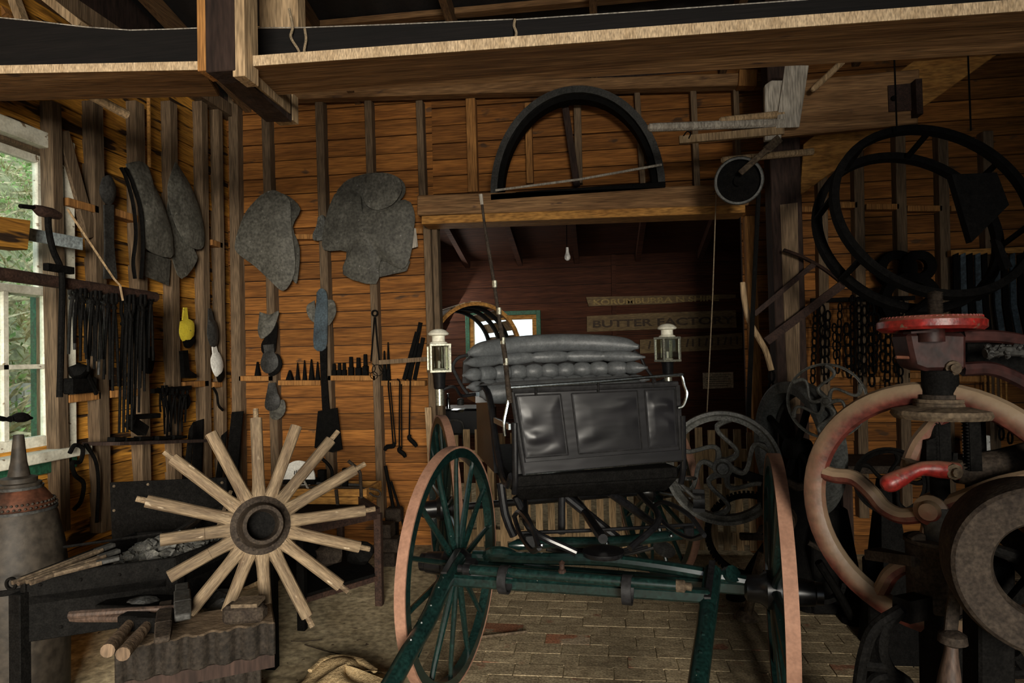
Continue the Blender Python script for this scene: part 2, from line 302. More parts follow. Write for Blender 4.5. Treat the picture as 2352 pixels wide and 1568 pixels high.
bm_ = bmesh.new(); bm_.from_mesh(bme); bmesh.ops.recalc_face_normals(bm_, faces=bm_.faces); bm_.to_mesh(bme); bm_.free()
bme.materials.append(MATS['brick']); bme2 = bme.copy(); bme2.materials.clear(); bme2.materials.append(MATS['brick_red'])
def inview(x, y):
    p = CR.transposed() @ (V((x, y, 0)) - CAM); return -p.z, (CX + FPX * p.x / -p.z), (CY - FPX * p.y / -p.z)
vis = []
for b in br:
    d, px, py = inview(b[0], b[1]); vis.append((d if (-60 < px < 2412 and py < 1620) else 99 + d, b))
vis.sort(key=lambda q: q[0]); rest = MB()
for k, (d, b) in enumerate(vis):
    if k < 300:
        red = (b[0] < -0.3 and b[1] < 2.9 and rb.random() < 0.6) or rb.random() < 0.06
        o = bpy.data.objects.new('brick', bme2 if red else bme); COL.objects.link(o); o.parent = floor; o.location = (b[0], b[1], b[2]); o.rotation_euler = (b[4] * 0.3, b[4] * 0.3, b[3])
    else: rest.box((b[0], b[1], b[2] - 0.03), (bl - 0.002, bw - 0.002, 0.06), Matrix.Rotation(b[3], 3, 'Z'))
rest.build('brick_paving', 'brick', floor, smooth=0, kind='stuff')
# --- back wall
DX0 = AY(1003, 816, YB).x; DX1 = AY(1712, 816, YB).x; DZ = AY(1340, 505, YB).z
ZT = 3.62
wb = MB()
for a, b, z0, z1 in ((XL - .05, DX0, 0, ZT + .12), (DX0, DX1, DZ, ZT + .12), (DX1, XR, 0, ZT + .12)): wb.mm((a, YB + 0.024, z0), (b, YB + 0.05, z1))
wall_back = wb.build('wall_back', 'dark_timber', smooth=0, kind='structure', origin=(0, YB, 0))
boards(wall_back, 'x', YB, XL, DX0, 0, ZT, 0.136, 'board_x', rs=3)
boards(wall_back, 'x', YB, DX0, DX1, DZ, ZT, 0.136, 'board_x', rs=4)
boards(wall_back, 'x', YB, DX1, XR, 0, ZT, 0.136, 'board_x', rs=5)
SF = YB - 0.085                                            # face of the studs
def stud(x0, y0, x1, y1, wpx, m='stud', dep=0.085, Y=SF):
    a = AY(x0, y0, Y); b = AY(x1, y1, Y); w = wpx * 5.1 / FPX
    MB().bar(a + V((0, dep / 2, 0)), b + V((0, dep / 2, 0)), w, dep, up=(0, 1, 0)).build('stud', m, wall_back, smooth=0, bev=0.003)
for x0, y0, x1, y1, w in ((534, 215, 546, 1190, 24), (608, 235, 634, 1190, 20), (732, 230, 760, 1190, 20), (844, 230, 874, 1190, 17), (962, 230, 970, 462, 16),
                          (1463, 205, 1478, 436, 12), (1592, 195, 1602, 430, 13), (1690, 190, 1698, 430, 12),
                          (1888, 300, 1900, 1190, 20), (1972, 300, 1986, 1190, 20), (2068, 300, 2086, 1190, 20), (2166, 300, 2186, 1190, 20), (2270, 300, 2292, 1190, 20)):
    stud(x0, y0, x1, y1, w)
stud(1080, 225, 1086, 440, 22, 'stud_pale'); stud(1212, 235, 1217, 420, 15, 'stud_pale'); stud(1325, 200, 1330, 420, 16, 'stud')
stud(1290, 188, 1325, 425, 15, 'dark_timber', 0.04, SF - 0.05)
# door posts, lintel and trim
MB().bar(AY(979, 505, SF - .02) + V((0, .06, 0)), V((AY(979, 505, SF - .02).x + .03, SF + .04, 0)), 0.055, 0.12, up=(0, 1, 0)).build('door_post', 'stud', wall_back, bev=0.004)
MB().bar(AY(996, 505, SF - .01) + V((0, .06, 0)), V((AY(996, 505, SF - .01).x + .03, SF + .05, 0)), 0.045, 0.10, up=(0, 1, 0)).build('door_post', 'stud', wall_back, bev=0.004)
MB().bar(AY(1722, 495, SF) + V((0, .05, 0)), V((AY(1722, 495, SF).x + .03, SF + .05, 0)), 0.07, 0.10, up=(0, 1, 0)).build('door_post', 'stud_pale', wall_back, bev=0.004)
a = AY(958, 471, SF - .24) + V((0, .12, 0)); b = AY(1720, 446, SF - .24) + V((0, .12, 0)); MB().bar(a, b, 0.24, 0.15).build('lintel', 'beam_x', wall_back, bev=0.006)
a = AY(968, 505, SF - .235) + V((0, .11, 0)); b = AY(1712, 478, SF - .235) + V((0, .11, 0)); MB().bar(a, b, 0.22, 0.062).build('lintel_trim', 'yellow_wood', wall_back, bev=0.004)
a = AY(540, 224, SF - .03); b = AY(1760, 186, SF - .03); MB().bar(a, b, 0.10, 0.09).build('top_plate', 'beam_x', wall_back, bev=0.004)
MB().bar(AY(1694, 184, SF - .06), AY(1736, 184, SF - .06), .1, .12).build('top_plate_block', 'stud_pale', wall_back, bev=.004)
def nog(x0, x1, yy, tpx, dep=0.085, m='stud_pale', y1=None):
    a = AY(x0, yy, SF); b = AY(x1, y1 or yy, SF); MB().bar(a + V((0, dep / 2, 0)), b + V((0, dep / 2, 0)), dep, tpx * 5.1 / FPX).build('nogging', m, wall_back, smooth=0, bev=0.003)
for x0, x1, yy, t in ((548, 627, 869, 12), (638, 735, 879, 12), (752, 862, 868, 12), (875, 976, 880, 12), (546, 612, 556, 12), (634, 738, 543, 12), (752, 850, 540, 12), (870, 970, 530, 12),
                      (1745, 1885, 480, 12), (1905, 1970, 470, 13), (1990, 2066, 474, 12), (2085, 2165, 478, 12), (2185, 2268, 478, 12), (1900, 1975, 860, 12), (1990, 2068, 872, 12), (2086, 2166, 862, 12), (2186, 2268, 870, 12)):
    nog(x0, x1, yy, t)
# --- left wall and its window
def yl(px, X=XL): return AX(px, 830, X).y
WX = XL
WY1 = yl(133); WY0 = WY1 - 1.02; WZ0 = AX(60, 1030, XL).z; WZ1 = AX(60, 330, XL).z
wl = MB()
for a, b, z0, z1 in ((WY1, YB, 0, 4.7), (-3.2, WY0, 0, 4.7), (WY0, WY1, 0, WZ0), (WY0, WY1, WZ1, 4.7)): wl.mm((XL - 0.05, a, z0), (XL - 0.024, b, z1))
wall_left = wl.build('wall_left', 'dark_timber', smooth=0, kind='structure', origin=(XL, 0, 0))
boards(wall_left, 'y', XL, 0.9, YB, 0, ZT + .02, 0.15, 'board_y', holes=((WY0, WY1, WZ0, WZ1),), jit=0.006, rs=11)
LS = XL + 0.08
def lstud(px0, py0, px1, py1, w, m='stud'):
    a = AX(px0, py0, LS); b = AX(px1, py1, LS); MB().bar(a - V((.04, 0, 0)), b - V((.04, 0, 0)), w, .08, up=(1, 0, 0)).build('stud', m, wall_left, smooth=0, bev=.003)
for p0, p1, w, m in ((130, 152, .07, 'stud'), (225, 246, .085, 'stud'), (322, 340, .085, 'stud'), (399, 412, .08, 'stud'), (470, 482, .08, 'stud'), (506, 520, .06, 'stud')):
    lstud(p0, 235, p1, 1220, w, m)
MB().bar(AX(150, 300, LS) - V((.03, 0, 0)), AX(218, 545, LS) - V((.03, 0, 0)), .085, .04, up=(1, 0, 0)).build('brace', 'stud', wall_left, bev=.003)
def lnog(x0, y0, x1, y1, t, m='stud_pale', dep=.08):
    MB().bar(AX(x0, y0, LS) - V((dep / 2, 0, 0)), AX(x1, y1, LS) - V((dep / 2, 0, 0)), dep, t).build('nogging', m, wall_left, smooth=0, bev=.003)
for q in ((156, 462, 228, 482), (252, 482, 318, 503), (340, 512, 398, 530), (418, 538, 470, 552), (488, 556, 512, 564), (160, 916, 232, 908), (255, 905, 322, 900), (424, 884, 480, 880), (492, 884, 512, 882)): lnog(*q, .045)
MB().bar((XL + .05, 0.9, ZT - .06), (XL + .05, YB, ZT - .06), .1, .1).build('top_plate', 'stud', wall_left)
# sash window
win = thing('window_1', None, None, (XL, (WY0 + WY1) / 2, WZ0), kind='structure')
def wb_(y0, y1, z0, z1, x0, x1, name, m='cream_paint'): return MB().mm((XL + x0, y0, z0), (XL + x1, y1, z1)).build(name, m, win, smooth=0, bev=.004)
wb_(WY1, WY1 + .075, WZ0 - .06, WZ1 + .09, -.03, .05, 'casing'); wb_(WY0 - .075, WY0, WZ0 - .06, WZ1 + .09, -.03, .05, 'casing')
wb_(WY0 - .075, WY1 + .075, WZ1, WZ1 + .085, -.03, .055, 'head_casing'); wb_(WY0 - .12, WY1 + .12, WZ0 - .075, WZ0 - .02, -.1, .11, 'sill')
wb_(WY0 - .1, WY1 + .1, WZ0 - .15, WZ0 - .075, -.02, .03, 'apron', 'green_paint')
wb_(WY1 - .02, WY1, WZ0, WZ1, -.12, .0, 'jamb', 'stud'); wb_(WY0, WY0 + .02, WZ0, WZ1, -.12, 0, 'jamb', 'stud'); wb_(WY0, WY1, WZ1 - .02, WZ1, -.12, 0, 'jamb', 'stud')
zm = AX(60, 668, XL).z; zb = WZ0 - .02
for nm, x0, x1, z0, z1 in (('upper_sash', -.085, -.05, zm - .02, WZ1 - .02), ('lower_sash', -.045, -.008, zb, zm + .03)):
    s = MB()
    s.mm((XL + x0, WY1 - .075, z0), (XL + x1, WY1 - .02, z1)).mm((XL + x0, WY0 + .02, z0), (XL + x1, WY0 + .075, z1))
    s.mm((XL + x0, WY0 + .075, z1 - .045), (XL + x1, WY1 - .075, z1)).mm((XL + x0, WY0 + .075, z0), (XL + x1, WY1 - .075, z0 + (.075 if nm == 'lower_sash' else .04)))
    so = s.build(nm, 'cream_paint', win, smooth=0, bev=.004)
    if nm == 'lower_sash':
        ym = yl(18); zq = AX(60, 842, XL).z
        for yy in (ym, ym - .31): MB().mm((XL + x0 + .005, yy - .014, z0 + .07), (XL + x1, yy + .014, z1 - .04)).build('glazing_bar', 'cream_paint', so, smooth=0)
        MB().mm((XL + x0 + .005, WY0 + .075, zq - .012), (XL + x1, WY1 - .075, zq + .012)).build('glazing_bar', 'cream_paint', so, smooth=0)
        ys = [WY0 + .07, ym - .31, ym, WY1 - .07]; zs = [z0 + .07, zq, z1 - .04]
    else: ys = [WY0 + .07, WY1 - .07]; zs = [z0 + .03, z1 - .04]
    for i in range(len(ys) - 1):
        for j in range(len(zs) - 1): MB().mm((XL + (x0 + x1) / 2 - .002, ys[i], zs[j]), (XL + (x0 + x1) / 2 + .002, ys[i + 1], zs[j + 1])).build('pane', 'window_glass', so, smooth=0)
gp = AX(100, 840, XL - .35); MB().mm((gp.x - .05, gp.y - .045, 0), (gp.x + .03, gp.y + .045, AX(100, 660, XL - .35).z)).build('garden_post', 'green_paint', label='dark green painted timber post standing outside the sash window', cat='post', bev=.005)
# outside: a grassy bank
rg = random.Random(3)
def bank(u, v):
    x = -4.0 - u * 4.5; y = -0.5 + v * 10
    return V((x, y, 0.25 + u * 4.6 + 0.16 * math.sin(y * 1.7 + x * 2.2) + 0.10 * math.sin(y * 4.1 - x * 3)))
MB().grid(bank, 40, 50).build('ground_bank', 'bank_soil', kind='structure', origin=(0, 0, 0))
MB().mm((-8.5, -0.6, -.06), (XL - .06, 9.5, -.01)).build('ground_outside', 'bank_soil', kind='structure', smooth=0, origin=(0, 0, 0))
for nm, m, cnt, ln, lab in (('grass', 'grass', 16000, .13, 'green grass growing on the bank outside the window'), ('dry_grass', 'dry_grass', 7000, .30, 'long dry straw coloured grass lying on the bank outside'), ('shrub_leaves', 'leaf_green', 9000, .055, 'leafy green undergrowth on the bank outside the window')):
    g = MB()
    for i in range(cnt):
        p = bank(rg.random() ** 1.3, .12 + .8 * rg.random()); L_ = ln * rg.uniform(.5, 1.4)
        d = V((rg.uniform(-.2, .9), rg.uniform(-1, 1), rg.uniform(.2, 1.0) if nm != 'dry_grass' else rg.uniform(-.3, .6))).normalized(); s_ = d.cross(V((rg.uniform(-1, 1), rg.uniform(-1, 1), .3))).normalized() * (L_ * (.05 if nm != 'shrub_leaves' else .28))
        if nm == 'shrub_leaves': p = p + V((rg.uniform(0, .25), rg.uniform(-.2, .2), rg.uniform(0, .35)))
        g.add([p - s_ * .5, p + d * L_ * .5 - s_, p + d * L_, p + d * L_ * .5 + s_], [(0, 1, 2, 3)])
    g.build(nm, m, label=lab, cat='grass' if 'grass' in nm else 'undergrowth', kind='stuff', smooth=0)
# white boarded shed low outside
p = AX(60, 960, -5.0)
ws = thing('garden_shed', 'white painted lattice panel leaning outside beyond the window', 'panel', (p.x, p.y, 0))
for k in range(9): MB().mm((-5.02, p.y - .32 + k * .075, 0.3), (-4.99, p.y - .262 + k * .075, AX(60, 880, -5.0).z)).build('slat', 'white_paint', ws, smooth=0)
for zz in (.5, .9, 1.25): MB().mm((-5.04, p.y - .34, zz), (-5.015, p.y + .34, zz + .04)).build('rail', 'white_paint', ws, smooth=0)
# --- right wall, unseen front wall (behind the camera, door opening sized to shape the daylight), roof
wr = MB().mm((XR, -3.2, 0), (XR + .05, YB, 4.7)).build('wall_right', 'dark_timber', kind='structure', smooth=0, origin=(XR, 0, 0))
boards(wr, 'y', XR - .03, -3.2, YB, 0, ZT, .3, 'dark_timber', th=.03, rs=21)
def roofz(y): return ZT + 0.02 + (YB - y) * 0.20 if y > 1.0 else ZT + .02 + (YB - 1) * .2 - (1.0 - y) * .20
rf = MB()
for y0, y1 in ((-3.3, 1.0), (1.0, YB + .1)):
    n = 150
    def fn(u, v, y0=y0, y1=y1): y = y0 + (y1 - y0) * v; return V((XL - .1 + u * (XR - XL + .2), y, roofz(min(y, YB)) + .06 + .012 * math.sin(u * n * 1.3)))
    rf.grid(fn, n * 2, 1)
ceil = rf.build('ceiling', 'roof_iron', kind='structure', origin=(0, 0, 0))
for k in range(9):
    x = XL + .2 + k * .95
    MB().bar((x, 1.0, roofz(1.0) - .02), (x, YB, roofz(YB) - .02), .05, .12).build('rafter', 'beam_y', ceil, smooth=0)
    MB().bar((x, 1.0, roofz(1.0) - .02), (x, -3.2, roofz(-3.2) - .02), .05, .12).build('rafter', 'beam_y', ceil, smooth=0)
for yy in (4.3, 3.4, 2.5, 1.6, .8, 0): MB().bar((XL, yy, roofz(yy) + .035), (XR, yy, roofz(yy) + .035), .07, .04).build('purlin', 'beam_x', ceil, smooth=0)
wf = MB()
for a, b, z0, z1 in ((1.72, XR, 0, ZT + .25), (XL - .1, -0.8, 0, ZT + .25), (-0.8, 1.72, 2.65, ZT + .25)): wf.mm((a, -3.25, z0), (b, -3.2, z1))
wf.build('wall_front', 'dark_timber', kind='structure', smooth=0, origin=(0, -3.2, 0))
# --- room seen through the doorway
YR = 7.7; RX0 = DX0 - 1.6; RX1 = DX1 + 1.2
wbx0 = AY(1168, 745, YR); wbx1 = AY(1223, 735, YR); BW = (AY(1080, 745, YR).x, wbx1.x, wbx0.z - .35, AY(1200, 733, YR).z)
w2 = MB()
for a, b, z0, z1 in ((RX0, BW[0], -.1, 3.3), (BW[1], RX1, -.1, 3.3), (BW[0], BW[1], -.1, BW[2]), (BW[0], BW[1], BW[3], 3.3)): w2.mm((a, YR + .024, z0), (b, YR + .05, z1))
wall_rear = w2.build('wall_rear', 'dark_timber', kind='structure', smooth=0, origin=(0, YR, 0))
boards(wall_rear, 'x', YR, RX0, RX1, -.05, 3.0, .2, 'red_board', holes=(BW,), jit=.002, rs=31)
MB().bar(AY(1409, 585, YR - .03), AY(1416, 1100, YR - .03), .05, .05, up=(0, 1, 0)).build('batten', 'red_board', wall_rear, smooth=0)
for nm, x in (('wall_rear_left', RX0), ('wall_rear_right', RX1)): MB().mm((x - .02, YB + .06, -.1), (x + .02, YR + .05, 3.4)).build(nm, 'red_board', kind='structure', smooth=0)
w2n = thing('window_2', None, None, ((BW[0] + BW[1]) / 2, YR, BW[2]), kind='structure')
def rim(x0, x1, z0, z1, t, y0, y1, nm, m):
    s = MB(); s.mm((x0 - t, y0, z0 - t), (x0, y1, z1 + t)).mm((x1, y0, z0 - t), (x1 + t, y1, z1 + t)).mm((x0, y0, z1), (x1, y1, z1 + t)).mm((x0, y0, z0 - t), (x1, y1, z0)); return s.build(nm, m, w2n, smooth=0, bev=.003)
rim(BW[0] + .045, BW[1] - .0, BW[2] + .04, BW[3] - .0, .05, YR - .04, YR + .05, 'sash', 'yellow_wood'); rim(BW[0], BW[1] + .05, BW[2], BW[3] + .05, .05, YR - .05, YR + .02, 'frame', 'green_paint')
MB().mm((BW[0], YR + .01, BW[2]), (BW[1], YR + .014, BW[3])).build('pane', 'window_glass', w2n, smooth=0)
zc1 = AY(1300, 590, YR).z; c2 = MB(); c2.hexa([V((RX0, YB + .06, zc1 + .62)), V((RX1, YB + .06, zc1 + .62)), V((RX1, YR, zc1)), V((RX0, YR, zc1)), V((RX0, YB + .06, zc1 + .66)), V((RX1, YB + .06, zc1 + .66)), V((RX1, YR, zc1 + .04)), V((RX0, YR, zc1 + .04))])
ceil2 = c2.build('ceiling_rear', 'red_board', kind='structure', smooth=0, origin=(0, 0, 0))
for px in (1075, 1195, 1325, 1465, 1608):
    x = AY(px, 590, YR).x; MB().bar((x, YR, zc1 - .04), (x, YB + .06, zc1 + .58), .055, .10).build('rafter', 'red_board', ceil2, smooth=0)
# ================================================================== overhead timbers
def ext(a, b, X): return a + (b - a) * ((X - a.x) / (b.x - a.x))      # carry an edge on to a side wall
def slab(f0, f1, b1, b0, t, Yf, Yb):
    """flat plank from four photo points of its underside (front edge at Yf, back edge at Yb)"""
    q = [AY(*f0, Yf), AY(*f1, Yf), AY(*b1, Yb), AY(*b0, Yb)]
    if f1[0] > 2352: q[1] = ext(q[0], q[1], XR - .02); q[2] = ext(q[3], q[2], XR - .02)
    if f0[0] < 0: q[0] = ext(q[1], q[0], XL + .02); q[3] = ext(q[2], q[3], XL + .02)
    return MB().hexa([p + V((0, 0, t)) for p in q] + q)
tie = thing('roof_tie', 'sawn plank tie with light painted on its edge, running across the shed above the buggy', 'beam', AY(1300, 106, 2.08))
slab((575, 152), (2420, 20), (2420, 118), (620, 220), .036, 2.08, 2.36).build('plank', 'beam_x', tie, smooth=0, bev=.004)
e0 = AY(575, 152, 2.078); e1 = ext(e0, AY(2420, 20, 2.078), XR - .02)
MB().prism([e0, e1, e1 + V((0, 0, .036)), e0 + V((0, 0, .036))], (0, .004, 0)).build('lit_edge', 'lit_edge', tie, smooth=0)  # pale strip paints the light on the front edge
tie2 = slab((-60, 170), (468, 160), (505, 222), (-60, 234), .03, 2.08, 2.33).build('roof_plank', 'beam_x', smooth=0, bev=.004, label='short brown plank tie ending at the dark hanging post above the tool wall', cat='beam')
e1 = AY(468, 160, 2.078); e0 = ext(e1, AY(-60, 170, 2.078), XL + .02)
MB().prism([e0, e1, e1 + V((0, 0, .03)), e0 + V((0, 0, .03))], (0, .004, 0)).build('lit_edge', 'lit_edge', tie2, smooth=0)  # same painted light on the short tie's front edge
def edge_board(top, bot, Y, nm, lab):
    t = thing(nm, lab, 'plank', AY(*bot[0], Y)); a = [AY(x, y, Y) for x, y in top]; b = [AY(x, y, Y) for x, y in bot]
    if top[-1][0] > 2352: a[-1] = ext(a[-2], a[-1], XR - .02); b[-1] = ext(b[0], b[-1], XR - .02)
    if top[0][0] < 0: a[0] = ext(a[1], a[0], XL + .02); b[0] = ext(b[-1], b[0], XL + .02)
    MB().prism(a + b[::-1], (0, .03, 0)).build('board', 'dark_plank', t, smooth=0)
    MB().tube([p + V((0, -.002, .002)) for p in a], .0022, 5).build('pale_bead', 'grey_wood', t)  # thin pale bead along the top edge
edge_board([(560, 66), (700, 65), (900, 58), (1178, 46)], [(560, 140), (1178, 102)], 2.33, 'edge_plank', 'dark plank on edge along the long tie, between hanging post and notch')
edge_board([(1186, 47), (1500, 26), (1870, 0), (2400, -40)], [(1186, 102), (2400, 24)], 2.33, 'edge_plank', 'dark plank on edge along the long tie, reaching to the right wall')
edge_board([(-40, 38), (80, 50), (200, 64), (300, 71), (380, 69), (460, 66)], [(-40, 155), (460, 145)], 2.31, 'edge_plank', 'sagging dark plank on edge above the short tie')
post = thing('hanging_post', 'dark square post with pale side strips hanging from the roof', 'post', AY(505, 166, 2.05))
def vbar(x0, x1, y0, y1, Y, dep):
    p = AY(x0, y1, Y); q = AY(x1, y0, Y) + V((0, dep, 0))
    if y0 < 0: q.z = roofz(Y + dep) + .03      # hangs from the roof
    return MB().mm(p, q)
vbar(472, 535, -140, 166, 2.02, .10).build('core', 'dark_timber', post, smooth=0, bev=.003)
vbar(453, 472, -140, 163, 2.03, .09).build('side_strip', 'stud_pale', post, smooth=0, bev=.002); vbar(534, 558, -140, 176, 2.025, .09).build('side_strip', 'pale_wood', post, smooth=0, bev=.002)
cb = thing('cross_tie', 'dark timber tie running back from the hanging post towards the tool wall', 'beam', AY(560, 200, 2.1))
MB().hexa([AY(478, 165, 2.06) + V((0, 0, .12)), AY(556, 176, 2.06) + V((0, 0, .12)), AY(670, 280, 2.52) + V((0, 0, .12)), AY(612, 280, 2.52) + V((0, 0, .12)), AY(478, 165, 2.06), AY(556, 176, 2.06), AY(670, 280, 2.52), AY(612, 280, 2.52)]).build('tie', 'dark_timber', cb, smooth=0)
MB().mm(AY(630, 279, 2.53), AY(672, 214, 2.53) + V((0, .05, 0))).build('end_block', 'pale_wood', cb, smooth=0)
MB().hexa([AY(558, 150, 2.10) , AY(576, 150, 2.10), AY(668, 215, 2.50), AY(648, 215, 2.50), AY(558, 182, 2.10), AY(576, 185, 2.10), AY(668, 262, 2.50), AY(648, 262, 2.50)]).build('side_board', 'pale_wood', cb, smooth=0)
vbar(596, 681, -140, 140, 2.37, .07).build('loft_post', 'pale_wood', smooth=0, bev=.003, label='broad pale post with a dark knot behind the long tie', cat='post')
for k, pts in enumerate(([(664, 20), (672, 62), (668, 85), (684, 112), (688, 122)], [(700, 66), (703, 90), (699, 118), (704, 140)], [(1183, 44), (1181, 60), (1186, 75), (1184, 88)])):
    MB().tube(smoothpts([AY(x, y, 2.31 if k < 2 else 2.32) for x, y in pts]), .005, 6).build('rope_end', 'rope', label=('frayed rope hanging in front of the broad pale post', 'short frayed rope tied round the long tie', 'short twine caught in the notch between the dark planks')[k], cat='rope')
# loft poles at the left
MB().tube([AY(-30, 88, 2.35), AY(292, 264, 2.9)], [.022, .022], 10).build('loft_pole', 'pale_wood', label='round pale pole lying over the ties above the window', cat='pole')
MB().tube([AX(341, 200, LS + .014), AX(343, 385, LS + .014)], .012, 8).build('thin_rod', 'yellow_wood', label='thin yellow rod hanging on the left wall above the dark sheets', cat='rod')
for k, (p0, p1, w, m) in enumerate((((30, -10), (52, 50), 20, 'pale_wood'), ((100, -10), (190, 62), 22, 'pale_wood'), ((-10, 0), (16, 40), 22, 'stud_pale'))):
    A_ = AY(*p0, 3.0); B_ = AY(*p1, 3.0); A_ = B_ + (A_ - B_) * ((roofz(3.0) + .03 - B_.z) / (A_.z - B_.z)); MB().bar(A_, B_, w * 3 / FPX, .05, up=(0, 1, 0)).build('roof_brace', m, ceil, smooth=0)
MB().prism([AY(138, 118, 2.322), AY(180, 156, 2.322), AY(152, 160, 2.322)], (0, .006, 0)).build('sheet_scrap', 'grey_wood', label='torn pale scrap sticking up behind the short tie', cat='scrap')
# right hand post, beam and brace
YP = 4.3
pm = thing('main_post', 'thick dark timber roof post beside the doorway', 'post', V((AY(1802, 900, YP).x, YP, 0)))
a = AY(1768, 330, YP); b = AY(1838, 330, YP)
MB().mm((a.x, YP, 0), (b.x, YP + .16, 3.77)).build('shaft', 'dark_timber', pm, smooth=0, bev=.006)
MB().prism([AY(x, y, YP - .006) for x, y in ((1792, 470), (1832, 465), (1836, 700), (1838, 950), (1812, 950), (1800, 700))], (0, .006, 0)).build('worn_face', 'stud', pm, smooth=0)
bm1 = thing('bracket_beam', 'heavy sawn beam with an iron plate bolted on its end', 'beam', AY(1930, 320, YP - .1))
MB().hexa([AY(1758, 192, 4.05), AY(2112, 158, 4.05), AY(2112, 170, 4.25), AY(1758, 204, 4.25), AY(1758, 318, 4.05), AY(2108, 284, 4.05), AY(2108, 290, 4.25), AY(1758, 322, 4.25)]).build('timber', 'beam_x', bm1, smooth=0, bev=.006)
MB().prism([AY(x, y, 4.04) for x, y in ((2040, 196), (2106, 190), (2106, 252), (2042, 256))], (0, .012, 0)).build('iron_plate', 'rust', bm1, smooth=0)
MB().mm(AY(2106, 262, 3.98), AY(2118, 180, 3.98) + V((0, .1, 0))).build('end_strap', 'rust', bm1, smooth=0)
MB().lathe(AY(2052, 226, 4.035), (0, -1, 0), [(.016, 0), (.014, .012), (0, .016)], 10).build('bolt', 'iron', bm1)
MB().hexa([AY(1803, 150, 3.98), AY(1858, 150, 3.98), AY(1858, 150, 4.03), AY(1803, 150, 4.03), AY(1782, 294, 3.98), AY(1836, 292, 3.98), AY(1836, 292, 4.03), AY(1782, 294, 4.03)]).build('grey_board', 'grey_wood', smooth=0, bev=.003, label='short weathered grey board nailed upright on the heavy beam', cat='board')
MB().prism([AY(x, y, 4.00) for x, y in ((1757, 195), (1772, 184), (1800, 184), (1795, 318), (1757, 322))], (0, .04, 0)).build('beam_end_block', 'grey_wood', smooth=0, bev=.004, label='pale chamfered timber block at the left end of the heavy beam', cat='block')
MB().prism([AY(x, y, 4.30) for x, y in ((2098, 140), (2290, 125), (1838, 448), (1846, 330))], (0, .06, 0)).build('knee_brace', 'yellow_wood', smooth=0, bev=.004, label='wide yellow diagonal knee brace behind the heavy beam', cat='brace')
for k, (p, q, r, m, lab) in enumerate((((1492, 293), (1800, 282), .026, 'grey_wood', 'long pale pole over the doorway, pointing at the iron half hoop'), ((1656, 277), (1800, 262), .022, 'pale_wood', 'short pale pole with a rounded tip above the long pale pole'),
                                       ((1660, 368), (1868, 348), .022, 'pale_wood', 'pinkish wooden pole over the iron pulley'), ((1868, 205), (1935, 142), .018, 'pale_wood', 'thin stick stuck behind the heavy beam'))):
    Yq = 4.0 if k < 2 else (4.279 if k == 2 else 3.96); A = AY(*p, Yq); B = AY(*q, Yq); d = (B - A).normalized()
    MB().tube([A - d * .012, A, A + d * .05, B], [r * .5, r * .95, r, r], 10).build('wooden_pole', m, label=lab, cat='pole')
hk = thing('flat_lath', 'flat pale lath with an iron hook on its tip below the poles', 'lath', AY(1570, 325, 4.0))
MB().bar(AY(1560, 322, 4.0), AY(1800, 300, 4.0), .03, .045).build('lath', 'pale_wood', hk, smooth=0)
MB().tube(smoothpts([AY(x, y, 3.98) for x, y in ((1582, 318), (1586, 306), (1578, 302), (1570, 312))]), .004, 6).build('hook', 'iron', hk)
# pulley, arm, belt, cord
pu = thing('line_pulley', 'small dark iron pulley wheel hung on an arm beside the doorway', 'pulley', AY(1697, 460, 4.1)); c = AY(1697, 415, 4.1); ax = (CAM - c).normalized()
Rp = 50 * 4.15 / FPX
MB().ring(c, ax, Rp, [(-.012, -.03), (0, -.03), (.006, -.02), (.006, .02), (0, .03), (-.012, .03)], 40).build('rim', 'cast_grey', pu)
MB().lathe(c - ax * .01, ax, [(Rp - .01, 0), (Rp * .5, .004), (.03, .01), (.03, .04), (0, .045)], 30).build('web', 'iron', pu)
MB().bar(AY(1790, 318, 4.0), AY(1760, 345, 3.98), .03, .05).bar(AY(1763, 342, 3.98), AY(1700, 398, 4.0), .02, .035).build('arm', 'dusty_iron', pu, bev=.003)
MB().prism([AY(x, y, 4.1) for x, y in ((1740, 440), (1748, 440), (1735, 700), (1724, 975), (1714, 975), (1727, 700))], (0, .03, 0)).build('drive_belt', 'iron', smooth=0, label='long dark leather drive belt hanging down from the iron pulley', cat='belt')
MB().tube([AY(1646, 425, 4.6) + V((0, .32, 0)), AY(1645, 440, 4.6), AY(1637, 680, 4.6), AY(1623, 965, 4.6)], .004, 5).build('pull_cord', 'rope', label='thin pull cord hanging in the doorway left of the drive belt', cat='cord')
lb = thing('light_bulb', 'small clear bulb hanging on a flex in the back room', 'bulb', AY(1303, 598, 6.0))
MB().tube([AY(1301, 455, 6.0), AY(1302, 570, 6.0)], .004, 5).build('flex', 'iron', lb); MB().lathe(AY(1303, 568, 6.0), (0, 0, -1), [(.012, 0), (.014, .04), (.018, .055), (.028, .085), (.026, .105), (.012, .12), (0, .122)], 14).build('bulb', 'ceramic', lb)
